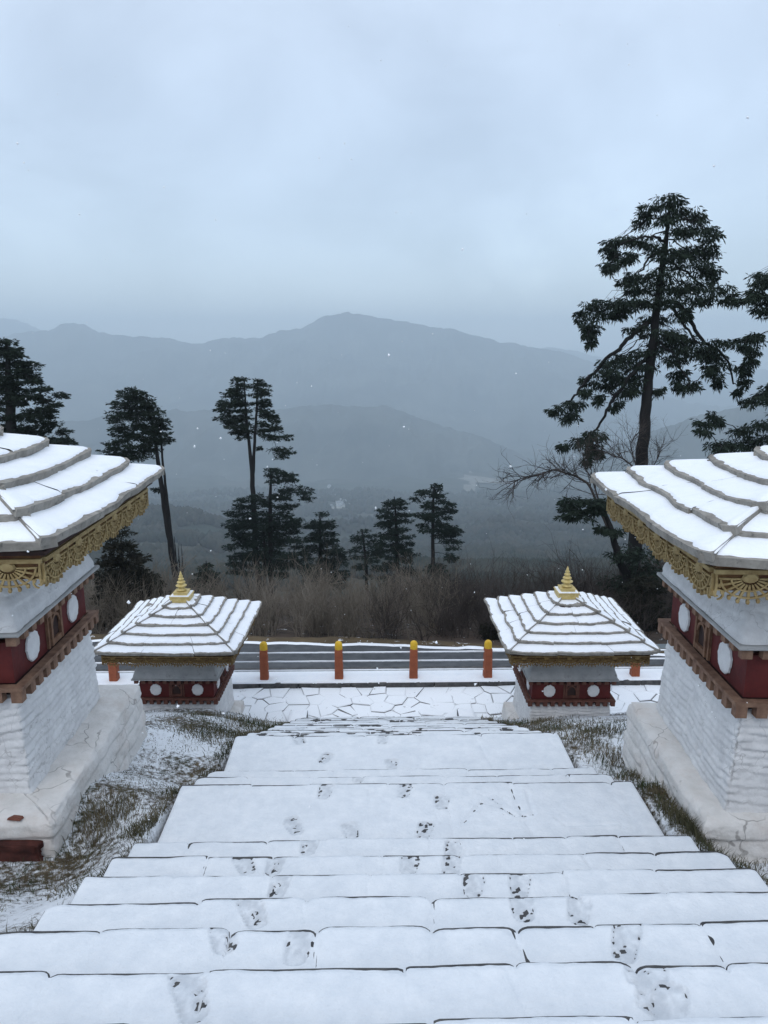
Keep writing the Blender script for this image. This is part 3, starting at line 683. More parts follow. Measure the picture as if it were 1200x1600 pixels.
def motif_mesh():
    """one carved fan: medallion, rays that curl outwards, two rings and drop finials; hangs from z = 0, front at -y"""
    m = MB(); W = .166; c = (0, -.035)
    n = 12; ring = [(c[0] + .043 * math.cos(a), c[1] + .036 * math.sin(a)) for a in np.linspace(0, 2 * math.pi, n + 1)[:-1]]
    v = [(x, -.014, z) for x, z in ring] + [(x * .8, -.026, c[1] + (z - c[1]) * .8) for x, z in ring] + [(c[0], -.030, c[1])]
    m.add(v, [(i, (i + 1) % n, n + (i + 1) % n, n + i) for i in range(n)] + [(n + i, n + (i + 1) % n, 2 * n) for i in range(n)])
    for a in np.linspace(-172, -8, 11):
        t = R(a); cu = math.cos(t) * .25
        pts = []
        for r in (.045, .075, .11, .14, .158):
            b = t + cu * (r - .045) * 4; rr = r * (1.02 if abs(math.cos(t)) < .85 else .98)
            pts.append((c[0] + rr * math.cos(b), c[1] + rr * math.sin(b) * (1.02)))
        pts = [(max(-W, min(W, x)), min(-.004, z)) for x, z in pts]
        m.add(*ribbon(pts, .0135, -.002, -.017))
        x, z = pts[-1]
        if z < -.05: m.add(*ribbon([(x, z + .012), (x, z), (x, z - .016)], .019, -.001, -.018))
    for r, w_ in ((.088, .010), (.136, .012)):
        pts = [(max(-W, min(W, c[0] + r * math.cos(t) * 1.08)), min(-.004, c[1] + r * math.sin(t))) for t in np.linspace(R(-176), R(-4), 15)]
        m.add(*ribbon(pts, w_, -.003, -.022))
    for s in (-1, 1):     # scrolls that fill the corners between fans
        pts = [(s * (W - .012 - .03 * math.cos(t) * (1 - t / 9)), -.145 + .035 * math.sin(t) * (1 - t / 9)) for t in np.linspace(-1.5, 5.2, 13)]
        m.add(*ribbon(pts, .009, -.002, -.016))
        m.add(*ribbon([(s * W, -.01), (s * W * .98, -.08), (s * W, -.165)], .013, -.002, -.019))
    return mesh('carved_fan', m.v, m.f, M['gold'])
SH = {}
def block_mesh(name, w, d, h, m_):
    v, f = box_vf(-w / 2, w / 2, -d, 0, 0, h); b = .005
    o = MB(); o.add(v, f)
    # small recessed square on the beam end
    return mesh(name, o.v, o.f, m_)
SH['fan'] = motif_mesh()
SH['block'] = block_mesh('dentil', .068, .062, .072, M['wood'])
SH['block2'] = block_mesh('dentil', .064, .05, .066, M['wood'])
def disc_mesh():
    n = 26; g = random.Random(8); v = [];
    for s, y in ((1, 0), (.97, -.012), (.8, -.019)):
        for i in range(n):
            a = 2 * math.pi * i / n; r = .098 * (1 + [.0, .03, -.02, .04, -.035][i % 5] * .8 + g.uniform(-.02, .02)) * s
            v.append((r * math.cos(a), y, r * 1.08 * math.sin(a)))
    f = [(k * n + i, k * n + (i + 1) % n, (k + 1) * n + (i + 1) % n, (k + 1) * n + i) for k in (0, 1) for i in range(n)] + [tuple(range(2 * n, 3 * n))]
    return mesh('white_disc', v, f, M['white'])
SH['disc'] = disc_mesh()
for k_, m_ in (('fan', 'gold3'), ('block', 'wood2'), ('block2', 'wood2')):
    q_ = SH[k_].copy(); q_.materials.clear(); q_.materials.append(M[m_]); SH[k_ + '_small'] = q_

def roof_slab(side, e, wd, ua, ub, z, rise, th, g, over, first, last, parent):
    """one slate of a course on one side; out = e at its lower edge, e-wd at its upper edge; ua..ub along the eave as fractions"""
    n = 11; i_ = e - wd
    def P(t, k):       # t along, k 0 outer..1 inner
        out = e + (i_ - e) * k; half = out + over; u = (-half + 2 * half * t); return u, out
    T = np.linspace(ua, ub, n); ph = g.uniform(0, 90); jit = [(float(fbm(np.array(ph + t * 9), np.array(e * 3.), 3, 3) - .5) * .05, float(fbm(np.array(ph + 40 + t * 8), np.array(e), 5, 2) - .5) * .02) for t in T]
    dz = g.uniform(-.003, .003); yaw_ = g.uniform(-.004, .004)
    pts = []
    for q, t in enumerate(T):
        gapf = .001 if (q == 0 and not first) else (-.001 if q == n - 1 and not last else 0)
        u, o = P(t + gapf, 0); rd = 0
        if (first and q == 0) or (last and q == n - 1): rd = .035
        elif (first and q == 1) or (last and q == n - 2): rd = -.004
        else: rd = 0
        sweep = .035 * (abs(2 * t - 1)) ** 4     # eaves sweep up a little towards the hips
        pts.append((u, o + jit[q][0] - rd + yaw_ * (q - 5) * .6, z + jit[q][1] + dz + sweep))
    inn = []
    for t in T[::-1]:
        u, o = P(t, 1); inn.append((u, o, z + rise + dz + .035 * abs(2 * t - 1) ** 4))
    top = pts + inn; m = len(top)
    bot = [(u, o - (.012 if k < n else 0), zz - th * (1 + (jit[k % n][1] * 12 if k < n else 0))) for k, (u, o, zz) in enumerate(top)]
    def W(p): # (u, out, z) -> local xyz
        u, o, zz = p
        return ((u, -o, zz), (o, u, zz), (-u, o, zz), (-o, -u, zz))[side]
    f = [tuple(range(m)), tuple(range(2 * m - 1, m - 1, -1))] + [(i, m + i, m + (i + 1) % m, (i + 1) % m) for i in range(m)]
    so = obj('roof_slate', [W(p) for p in top + bot], f, M['slate'], parent)
    # snow cap: rounded sheet, set back raggedly from the lower edge
    c, r_ = 25, 6; v = []; ph2 = g.uniform(0, 90)
    s0 = .0 if not first else .03; s1 = .0 if not last else .03
    for a in range(c):
        t = ua + (ub - ua) * a / (c - 1); uo, oo = P(t, 0); q = a / (c - 1) * (n - 1); k0 = min(int(q), n - 2); fr = q - k0
        oj = pts[k0][1] * (1 - fr) + pts[k0 + 1][1] * fr; zj = pts[k0][2] * (1 - fr) + pts[k0 + 1][2] * fr
        uj = pts[k0][0] * (1 - fr) + pts[k0 + 1][0] * fr
        ui, oi = P(t, 1); zi = z + rise + dz + .035 * abs(2 * t - 1) ** 4
        back = .014 + .040 * max(0., float(fbm(np.array(ph2 + a * .33), np.array(e), 4, 3)) - .38) + .008 * g.random()
        for b in range(r_):
            k = (0, .035, .1, .4, .75, 1)[b]
            h = (-.004, .010, .016, .019, .019, .016)[b] + g.uniform(-.0015, .0015)
            ea = min(a, c - 1 - a)
            if ea == 0: h = min(h, -.004 if (a == 0 and first) or (a == c - 1 and last) else (.007, .012, .015, .018, .018, .015)[b] - .004 * ((b + int(ua * 9)) % 2))
            elif ea == 1: h *= .97
            uu = uj * (1 - k) + ui * k; o_ = (oj - back) * (1 - k) + oi * k
            if first and a == 0: uu += .014
            if last and a == c - 1: uu -= .014
            v.append(W((uu, o_, zj * (1 - k) + zi * k + h)))
    ff = [tuple(q) for q in grid_faces(c, r_).tolist()]
    obj('snow_cap', v, ff, M['snow'], so, True)

def shrine(loc, rz, k, label, seed, plinth, rise=.54, drop=0):
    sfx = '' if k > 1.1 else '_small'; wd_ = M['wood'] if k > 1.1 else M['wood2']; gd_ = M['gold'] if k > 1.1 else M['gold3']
    g = random.Random(seed); e = empty('shrine', loc, rz, k); tag(e, label, 'shrine', 'whitewashed shrines with slate roofs beside the stairs')
    # plinth = (hx, hy, cx, cy, depth)
    hx, hy, pcx, pcy, dep = plinth
    v, f = ringmesh([(-dep, hx + .03, hy + .03), (-.02, hx, hy), (0, hx - .02, hy - .02)], pcx, pcy, 110, .022, seed + 1, .12, .46); obj('plinth', v, f, M['plinth'], e, True)
    v, f = ringmesh([(.0, .69, .69), (.66, .655, .655)], 0, 0, 110, .018, seed, .052, .24); obj('masonry_wall', v, f, M['white'], e, True)
    # red band with beam ends above and below
    MB().box(-.60, .60, -.60, .60, .6, .76).build('recess', M['dark'], e)
    b = MB()
    for s in range(4):
        q = MB().box(-.715 if s % 2 == 0 else -.655, .715 if s % 2 == 0 else .655, -.715, -.654, .738, .765); q.rot(s); b.add(q.v, q.f)
    b.build('ledge_board', wd_, e)
    MB().box(-.64, .64, -.64, .64, .767, 1.04).build('red_wall', M['red'], e)
    MB().box(-.60, .60, -.60, .60, 1.041, 1.108).build('recess', M['dark'], e)
    for s in range(4):
        n = 12
        for i in range(n):
            u = -.675 + 1.35 * i / (n - 1)
            for me_, z, out in ((SH['block' + sfx], .665, .652), (SH['block2' + sfx], 1.041, .655)):
                if i in (0, n - 1) and s % 2: continue
                o = link('beam_end', me_, e); o.rotation_euler = (0, 0, s * math.pi / 2)
                c, sn = math.cos(s * math.pi / 2), math.sin(s * math.pi / 2); uu = u * (1 if n else 1)
                o.location = (uu * c + out * sn, uu * sn - out * c, z + g.uniform(-.002, .002))
        for u in (-.36, .36):
            o = link('white_disc', SH['disc'], e); c, sn = math.cos(s * math.pi / 2), math.sin(s * math.pi / 2)
            o.rotation_euler = (0, 0, s * math.pi / 2); out = .643; o.location = (u * c + out * sn, u * sn - out * c, .905)
        # small arched window
        b = MB()
        b.box(-.10, -.072, -.672, -.641, .79, 1.03); b.box(.072, .10, -.672, -.641, .79, 1.03); b.box(-.071, .071, -.668, -.641, .79, .83); b.box(-.071, .071, -.668, -.641, 1.005, 1.03)
        b.add(*[( [(x, y - .655, z) for x, y, z in ribbon([(.065 * math.cos(t), .925 + .07 * math.sin(t)) for t in np.linspace(0, math.pi, 9)], .02, 0, -.012)[0]]), ribbon([(.065 * math.cos(t), .925 + .07 * math.sin(t)) for t in np.linspace(0, math.pi, 9)], .02, 0, -.012)[1]])
        b.box(-.13, -.108, -.66, -.641, .78, 1.035); b.box(.108, .13, -.66, -.641, .78, 1.035)
        b.rot(s); fr = b.build('window_frame', M['wood3'] if k > 1.1 else M['wood2'], e)
        q = MB().box(-.070, .070, -.650, -.6415, .831, 1.003).rot(s).build('window_opening', M['dark'], fr)
    # cement ledge, sloping white skirt, neck
    bevel(MB().box(-.745, .745, -.745, .745, 1.110, 1.138).build('ledge', M['cement'], e), .008)
    v, f = ringmesh([(1.140, .728, .728), (1.19, .718, .718), (1.47, .625, .625)], 0, 0, 48, .014 if k > 1.1 else .003, seed + 3, .09, .4); obj('sloping_skirt', v, f, M['cement' if k < 1.1 else 'white'], e, True)
    MB().box(-.47, .47, -.47, .47, 1.48, 1.72).build('neck', M['red'], e)
    b = MB(); b.box(-.56, .56, -.56, .56, 1.66, 1.733)
    for a in (-.52, 0, .52):
        b.box(a - .05, a + .05, -.80, .80, 1.585, 1.659); b.box(-.80, .80, a - .045, a + .045, 1.51, 1.583)
    b.build('bracket_beam', M['dark'], e)
    MB().box(-1.11, 1.11, -1.11, 1.11, 1.734, 1.758).build('soffit', M['dark'], e)
    for s in range(4):
        m0 = 1.06 if s % 2 == 0 else 1.033
        MB().box(-m0, m0, -1.06, -1.034, 1.585, 1.733).rot(s).build('fringe_board', M['board'], e)
        MB().box(-m0 - .012, m0 + .012, -1.088, -1.062, 1.682, 1.706).rot(s).build('fringe_rail', gd_, e)
        for i in range(6):
            u = (i - 2.5) * .3534; out = 1.061; c, sn = math.cos(s * math.pi / 2), math.sin(s * math.pi / 2)
            o = link('carved_fan', SH['fan' + sfx], e); o.rotation_euler = (0, 0, s * math.pi / 2); o.location = (u * c + out * sn, u * sn - out * c, 1.688)
            o.scale = (1.06, 1, .82 + g.uniform(-.03, .03))
    # roof: five overlapping courses
    nc = 5 if k > 1.1 else 6
    zc = 1.805 - drop; ee = 1.20; stp = 1.104 / nc; wd = stp + .11; rz_ = rise / nc; th = .046 if k > 1.1 else .045
    for c_ in range(nc):
        for s in range(4):
            over = .030 if s % 2 else 0.0
            n = (3, 3, 2, 2, 2, 1)[c_]; cuts = [0] + sorted(((q + 1) / n + g.uniform(-.05, .05)) for q in range(n - 1)) + [1]
            w_ = min(wd, ee - .06)
            for q in range(n):
                roof_slab(s, ee, w_, cuts[q], cuts[q + 1], zc + (.026 if s % 2 else 0), rz_ * w_ / stp * .36 + .010, th, g, over, q == 0, q == n - 1, e)
        ee -= stp; zc += rz_ - (.0 if c_ else 0)
    v, f = [], []
    top = zc
    # solid under the slates
    v = [(-1.06, -1.06, 1.759), (1.06, -1.06, 1.759), (1.06, 1.06, 1.759), (-1.06, 1.06, 1.759), (-.12, -.12, top - .03), (.12, -.12, top - .03), (.12, .12, top - .03), (-.12, .12, top - .03)]
    obj('roof_core', v, [(3, 2, 1, 0), (0, 1, 5, 4), (1, 2, 6, 5), (2, 3, 7, 6), (3, 0, 4, 7), (4, 5, 6, 7)], M['dark'], e)
    fz = top - .005
    b = MB(); b.box(-.165, .165, -.165, .165, fz - .03, fz + .062).box(-.178, .178, -.178, .178, fz + .063, fz + .078).box(-.115, .115, -.115, .115, fz + .079, fz + .125).box(-.125, .125, -.125, .125, fz + .126, fz + .136)
    fo = b.build('finial', M['gold2'], e)
    z = fz + .137; pr = [(.05, 0), (.085, .01), (.092, .03), (.06, .045), (.048, .06), (.062, .07), (.094, .09), (.098, .105), (.07, .12), (.045, .13), (.058, .14), (.074, .155), (.07, .17), (.045, .182), (.035, .195), (.05, .205), (.054, .222), (.035, .238), (.026, .25), (.038, .26), (.036, .276), (.02, .29), (.024, .30), (.02, .315), (.008, .345), (.002, .36)]
    v, f = lathe([(r, z + h) for r, h in pr], 20); sp_ = obj('spire', v, f, M['gold2'], fo, True)
    MB().box(-.16, .16, -.172, .172, fz + .079, fz + .088).build('snow_cap', M['snow'], fo)
    return e
KB = 1.30
def place(px, py, z, u, v, rz, k):
    """root location so that the wall's bottom corner (u, v in wall half widths) lies at the pixel on level z"""
    p = U(px, py, z=z); c, s = math.cos(rz), math.sin(rz); a, b = u * .69 * k, v * .69 * k
    return (p.x - (a * c - b * s), p.y - (a * s + b * c), z)
ZB = CAMZ - 1.29 * KB * S
rzR, rzL = -R(3.1), R(1.2)
locR = place(1134, 1272, ZB, -1, -1, rzR, KB); locL = place(50, 1243, ZB, 1, -1, rzL, KB)
shrine(locR, rzR, KB, 'large shrine at the right edge, nearest the stairs, its roof cut by the frame', 5, (.86, .80, 0, .02, .5), .42, .03)
shrine(locL, rzL, KB, 'large shrine at the left edge, its snowy roof in front of the twin trunked tree', 15, (.96, .97, -.03, -.01, .5))
# the left shrine's base course shows red at its near side, and a broken brick lies on its plinth
lroot = [o for o in COL.objects if o.name.startswith('shrine') and o.get('label', '').startswith('large shrine at the left')][0]
v, f = ringmesh([(-.5, .93, .06), (-.13, .92, .05)], -.06, -.985, 90, .03, 44, .09, .3); obj('red_base', v, f, M['redearth'], lroot, True)
pb = U(24, 1279, z=ZB + .015); v = [(-.06, -.02, 0), (.05, -.035, 0), (.065, .01, 0), (-.02, .035, 0), (-.05, -.015, .018), (.045, -.027, .024), (.055, .008, .02), (-.02, .027, .016)]
bk = obj('brick_fragment', v, [(3, 2, 1, 0), (4, 5, 6, 7), (0, 1, 5, 4), (1, 2, 6, 5), (2, 3, 7, 6), (3, 0, 4, 7)], M['brick']); bk.location = pb
tag(bk, 'small reddish brick fragment lying on the white plinth of the large left shrine', 'brick fragment')
pL = U(256, 1022, Y=10.66); pR = U(912, 1021, Y=9.97)
def small(p, rz, k, label, seed):
    c, s = math.cos(rz), math.sin(rz); a, b = 0, -1.2 * k
    loc = (p.x - (a * c - b * s), p.y - (a * s + b * c), p.z - 1.80 * k)
    shrine(loc, rz, k, label, seed, (.86, .80, 0, .0, .6)); return loc
locSL = small(pL, -R(1.5), .945, 'small shrine at the lower left end of the stairs, by the railing', 25)
locSR = small(pR, -R(.8), .945, 'small shrine at the lower right end of the stairs, by the railing', 35)
0 and print('locs', locR, locL, locSL, locSR)
for nm, lo, rz, k in (('R', locR, rzR, KB), ('L', locL, rzL, KB), ('SL', locSL, -R(1.5), .945), ('SR', locSR, -R(.8), .945)):
    for lab, (a, b, z) in dict(eaveNL=(-1.2, -1.2, 1.80), eaveNR=(1.2, -1.2, 1.80), eaveFL=(-1.2, 1.2, 1.80), eaveFR=(1.2, 1.2, 1.80), apex=(0, 0, 2.35), tip=(0, 0, 2.86), bandNL=(-.71, -.71, .665), bandNR=(.71, -.71, .665), bandFL=(-.71, .71, .665), bandFR=(.71, .71, .665)).items():
        c, s = math.cos(rz), math.sin(rz); q = project((lo[0] + (a * c - b * s) * k, lo[1] + (a * s + b * c) * k, lo[2] + z * k)); print(nm, lab, round(q[0]), round(q[1]))

# ------------------------------------------------------------------ trees
def tubes(paths, sides=6):
    """paths = [(points, radii)] -> vertices and quads of tapered tubes"""
    V = []; Fq = []; off = 0
    ang = np.arange(sides) * 2 * math.pi / sides; ca, sa = np.cos(ang), np.sin(ang)
    for P, r in paths:
        P = np.asarray(P, float); n = len(P)
        if n < 2: continue
        T = np.gradient(P, axis=0); T /= np.linalg.norm(T, axis=1, keepdims=True) + 1e-9
        ref = np.array([0, 1., 0]) if abs(T[0][1]) < .9 else np.array([1., 0, 0])
        A = np.cross(T, ref); A /= np.linalg.norm(A, axis=1, keepdims=True) + 1e-9; B = np.cross(T, A)
        r = np.asarray(r, float)[:, None, None]
        V.append((P[:, None] + r * (A[:, None] * ca[None, :, None] + B[:, None] * sa[None, :, None])).reshape(-1, 3))
        a = (np.arange(n - 1)[:, None] * sides + np.arange(sides)[None]).ravel(); b = (np.arange(n - 1)[:, None] * sides + (np.arange(sides)[None] + 1) % sides).ravel()
        Fq.append(np.stack([a, b, b + sides, a + sides], 1) + off); off += n * sides
    return np.concatenate(V), np.concatenate(Fq)
def curve(a, b, sag, n=7, seed=0, wob=.03):
    a, b = np.asarray(a, float), np.asarray(b, float); t = np.linspace(0, 1, n)[:, None]; g = np.random.default_rng(seed)
    L_ = np.linalg.norm(b - a); P = a * (1 - t) + b * t; P[:, 2] += sag * 4 * t[:, 0] * (1 - t[:, 0]) * L_
    w_ = g.normal(0, wob * L_, (n, 3)); w_[0] = w_[-1] = 0; return P + w_
def leaves(C, Dm, Lm, Wm, g):
    """leaf sprays: centres C, directions Dm (unit), lengths, widths -> tapered quads"""
    n = len(C); r = g.normal(size=(n, 3)); Sd = np.cross(Dm, r); Sd /= np.linalg.norm(Sd, axis=1, keepdims=True) + 1e-9
    a = C; b = C + Dm * Lm[:, None] * .55 + Sd * Wm[:, None] * .5; c = C + Dm * Lm[:, None]; d = C + Dm * Lm[:, None] * .55 - Sd * Wm[:, None] * .5
    V = np.stack([a, b, c, d], 1).reshape(-1, 3); return V, np.arange(4 * n).reshape(n, 4)
def conifer(name, label, group, trunks, pads, Yd, seed, droop=.5, leaf=.2, dens=1.0, tw=.25, mleaf='leaf', flat=.4, limb_up=.3, cat='tree', sub=1.0, depthk=.8, psz=1.0, limbs_px=()):
    """trunks: px polylines (base first) with px widths; pads: (px, py, rx, ry) foliage masses at tree distance; built in metres round the trunk"""
    g = np.random.default_rng(seed); sc = Yd / (F * 1.0) * 1.02     # metres per photo pixel at that distance
    root_p = U(trunks[0][0][0], trunks[0][0][1], Y=Yd); root_p.z = min(root_p.z, float(terrain_z(root_p.x, Yd)) if Yd > 23 else root_p.z)
    e = empty(name, root_p); tag(e, label, cat, group); O = np.array(root_p)
    def W(px, py, dy=0.0): p = np.array(U(px, py, Y=Yd)); p[1] += dy; return p - O
    paths = []; tk = []
    for tr in trunks:
        P = np.array([W(t[0], t[1]) for t in tr]); r = np.array([t[2] for t in tr]) * sc * .5
        if tr is trunks[0]: P = np.concatenate([[[P[0][0], 0, -.4]], P]); r = np.concatenate([[r[0] * 1.25], r])
        tt = np.linspace(0, len(P) - 1, len(P) * 4); Q = np.stack([np.interp(tt, np.arange(len(P)), P[:, k]) for k in range(3)], 1); q = np.interp(tt, np.arange(len(P)), r)
        Q[1:-1] += g.normal(0, .25 * q[1:-1, None], (len(Q) - 2, 3)) * .5
        paths.append((Q, q)); tk.append(Q)
    v, f = tubes(paths, 9); link('trunk', mesh_np('trunk', v, f, M['bark'], True), e)
    allT = np.concatenate(tk); limbs = []; LV = []; LF = []; off = 0
    top = allT[:, 2].max()
    ax = lambda q: abs(q[0] - np.interp(-q[1], [-t[1] for t in trunks[0]], [t[0] for t in trunks[0]]))
    main = []
    for pl, w0, w1 in limbs_px:
        P = np.array([W(a_, b_, 0) for a_, b_ in pl]); P[1:, 1] += g.uniform(-.5, .5); tt = np.linspace(0, len(P) - 1, len(P) * 4); Q = np.stack([np.interp(tt, np.arange(len(P)), P[:, q_]) for q_ in range(3)], 1)
        Q[1:-1] += g.normal(0, .03, (len(Q) - 2, 3)); limbs.append((Q, np.linspace(w0, w1, len(Q)) * sc * .5)); main.append((Q, w0 * sc * .5))
    for (px, py, rx, ry) in sorted(pads, key=ax):
        Rx, Rz = rx * sc * psz, ry * sc * psz * (.85 if psz < 1 else 1); lateral = abs(W(px, py)[0] - allT[np.argmin(np.abs(allT[:, 2] - W(px, py)[2]))][0])
        dy = g.uniform(-1, 1) * max(0.3 * Rx, (1.0 * Rx if lateral < Rx * 1.5 else .45 * lateral)) * depthk
        c = W(px, py, dy)
        # limb from the trunk, starting higher or lower and arching to the pad
        zt = np.clip(c[2] + limb_up * lateral + g.uniform(-.2, .2) * Rx, allT[:, 2].min() + .5, top - .05)
        st = allT[np.argmin(np.abs(allT[:, 2] - zt) + .4 * np.abs(allT[:, 0] - c[0]))]
        far_out = lateral > 2.2 * Rx + .5
        if far_out and main:
            A_ = np.concatenate([m_[0][1:] for m_ in main]); dd_ = np.linalg.norm(A_ - c, axis=1) + np.where(A_[:, 2] < c[2] - .8, 3, 0)
            if dd_.min() < 3.5 * Rx + 1.2: st = A_[int(np.argsort(dd_)[int(g.integers(0, 3))])]
        n = 8; L_ = curve(st, c + np.array([0, 0, Rz * .1]), .10 if limb_up >= 0 else -.06, n, int(g.integers(1e6)), .022); lr = min(.07, .014 + .009 * np.linalg.norm(c - st)) * tw / .25
        limbs.append((L_, np.linspace(lr, lr * .45, n))); main.append((L_, lr))
        # branchlets fanning through the pad, each carrying layered sprays
        nb = int(max(6, 13 * dens * sub * (Rx * Rz) ** .5 / .55)); outd = c - st; outd[2] = 0; outd /= np.linalg.norm(outd) + 1e-6
        for k in range(nb):
            while True:
                q = g.uniform(-1, 1, 3)
                if (q ** 2).sum() < 1: break
            cc = c + q * np.array([Rx, Rx * .9, Rz]) * 1.02
            s_ = L_[int(g.integers(3, n))]
            if k % 2 == 0: limbs.append((curve(s_, cc, .05, 4, int(g.integers(1e6)), .05), np.linspace(lr * .35, lr * .12, 4)))
            m = int(24 * dens * (1 + .6 * g.random())); rr = min(Rx * .45, .20 + .20 * g.random() + .10 * Rx) * (leaf / .2) ** .5
            aa = g.uniform(0, 2 * math.pi, m); ra = rr * np.sqrt(g.random(m)); tilt = g.normal(0, .18, 2)
            off3 = np.stack([np.cos(aa) * ra * 1.25, np.sin(aa) * ra, g.normal(0, .03, m) - ra * ra / rr * .42 * droop], 1); off3[:, 2] += off3[:, 0] * tilt[0] + off3[:, 1] * tilt[1]
            Dm = np.stack([np.cos(aa), np.sin(aa), -droop * g.uniform(.2, 1.6, m)], 1) + .35 * outd + g.normal(0, .35, (m, 3)); Dm /= np.linalg.norm(Dm, axis=1, keepdims=True)
            Lm = leaf * g.uniform(.6, 1.5, m); Wm = Lm * g.uniform(.16, .34, m)
            if droop > .6:      # hanging tips under the spray
                hm = m // 5; Dm[:hm] = np.stack([g.normal(0, .28, hm), g.normal(0, .28, hm), -np.ones(hm)], 1); Dm[:hm] /= np.linalg.norm(Dm[:hm], axis=1, keepdims=True); off3[:hm, 2] -= .06; Lm[:hm] *= 1.25; Wm[:hm] *= .7
            v, f = leaves(cc + off3, Dm, Lm, Wm, g); LV.append(v); LF.append(f + off); off += len(v)
    v, f = tubes(limbs, 5); tag(link('limbs', mesh_np('limbs', v, f, M['bark'], True), e), kind='stuff')
    V = np.concatenate(LV); tag(link('crown', mesh_np('crown', V, np.concatenate(LF), M[mleaf]), e), kind='stuff')
    return e
def auto_pads(outline, seed, step=11, r=(11, 17), flat=.45, fill=1.0):
    """outline = [(py, px left, px right)] -> pads hugging the outline in layers"""
    g = random.Random(seed); out = []; ys = [o[0] for o in outline]; y = ys[0] + 4
    while y < ys[-1]:
        xl = np.interp(y, ys, [o[1] for o in outline]); xr = np.interp(y, ys, [o[2] for o in outline]); w_ = xr - xl
        n = max(1, int(w_ / (g.uniform(*r) * 1.35) * fill))
        for k in range(n):
            rx = g.uniform(*r) * (.8 if w_ > 25 else .55); x = xl + rx * .8 + (w_ - 1.6 * rx) * ((k + g.uniform(.1, .9)) / n) if w_ > 2 * rx else (xl + xr) / 2
            out.append((x, y + g.uniform(-3, 3), rx, rx * flat))
        y += step * g.uniform(.8, 1.2)
    return out
G1 = 'tall conifers beyond the road'
# the big drooping cypress at the right
conifer('cypress_tree', 'tallest cypress, with ragged drooping limbs, rising above the right roof', G1,
    [[(978, 960, 26), (992, 850, 23), (1003, 735, 20), (1008, 660, 17), (1012, 600, 15), (1020, 540, 13), (1028, 470, 11), (1036, 410, 9), (1043, 350, 5), (1047, 306, 2)]],
    [(1048, 310, 20, 8), (1026, 322, 22, 9), (1068, 326, 24, 10), (1098, 337, 13, 7), (1008, 340, 12, 13), (1040, 338, 22, 10), (1085, 352, 22, 8), (1106, 366, 15, 14), (1060, 362, 20, 9),
     (1000, 370, 22, 8), (975, 374, 22, 8), (956, 388, 15, 10), (962, 408, 20, 9), (985, 396, 18, 8), (948, 418, 9, 8), (1015, 385, 20, 8),
     (1085, 385, 26, 11), (1108, 392, 18, 12), (1068, 405, 22, 12), (1100, 418, 22, 13), (1118, 425, 10, 14), (1085, 440, 24, 13), (1112, 452, 19, 14), (1125, 470, 11, 11), (1092, 466, 22, 12), (1068, 452, 16, 12),
     (1035, 395, 20, 12), (1030, 425, 24, 13), (1022, 445, 26, 12), (1035, 468, 24, 12), (990, 430, 22, 8), (975, 438, 14, 8), (995, 452, 16, 6),
     (1040, 495, 26, 12), (1008, 470, 18, 8), (985, 472, 22, 9), (958, 472, 24, 10), (928, 473, 14, 10), (942, 490, 22, 9), (918, 492, 9, 10), (932, 507, 14, 9), (922, 530, 9, 12), (930, 518, 10, 8), (1062, 490, 15, 12), (970, 488, 14, 7),
     (1030, 518, 28, 9), (1000, 512, 16, 7), (1060, 522, 24, 9), (1040, 535, 30, 9), (1070, 545, 20, 11), (1015, 548, 22, 9), (1055, 560, 18, 10), (1085, 532, 14, 8),
     (1066, 585, 16, 11), (1075, 604, 13, 12), (1060, 600, 10, 9), (1110, 535, 22, 9), (1100, 548, 24, 11), (1128, 548, 18, 11), (1120, 565, 24, 11), (1143, 570, 12, 15), (1148, 592, 8, 12), (1135, 592, 9, 16), (1136, 608, 6, 8), (1105, 580, 10, 9),
     (985, 556, 26, 8), (960, 566, 24, 9), (1002, 570, 22, 9), (940, 580, 18, 9), (968, 590, 22, 10), (995, 592, 18, 11), (925, 596, 12, 9), (946, 604, 16, 9), (975, 612, 14, 9), (915, 612, 9, 8), (960, 632, 10, 10), (985, 606, 12, 8), (938, 622, 10, 9), (1028, 610, 7, 8),
     (893, 628, 16, 8), (878, 642, 11, 9), (900, 645, 12, 7), (888, 652, 12, 7),
     (920, 676, 20, 7), (898, 686, 20, 7), (878, 694, 10, 5), (928, 692, 14, 8), (915, 704, 10, 8), (935, 706, 8, 9), (912, 716, 6, 6)], 30, 5, limbs_px=[([(1012, 504), (993, 520), (973, 540), (944, 563), (915, 595), (899, 618), (882, 631)], 8, 3), ([(1012, 556), (985, 584), (959, 616), (947, 637), (931, 667), (915, 680), (911, 716)], 7, 2),
    ([(1056, 470), (1064, 478), (1077, 494), (1094, 530), (1118, 545), (1140, 566), (1146, 600)], 8, 2.5), ([(1050, 480), (1070, 520), (1090, 545)], 5, 2), ([(1025, 478), (995, 472), (960, 478), (935, 488), (920, 528)], 7, 2.5),
    ([(1038, 378), (1019, 374), (990, 374), (962, 386)], 5, 2), ([(1034, 392), (1012, 403), (996, 430), (982, 438)], 4, 2), ([(1042, 350), (1062, 344), (1085, 346), (1104, 362)], 4, 1.5), ([(1032, 400), (1060, 412), (1090, 432), (1112, 455)], 5, 2), ([(1020, 530), (1040, 548), (1058, 575), (1070, 602)], 4, 1.5)], droop=1.1, leaf=.17, dens=1.5, psz=.98, limb_up=.55, depthk=.7)
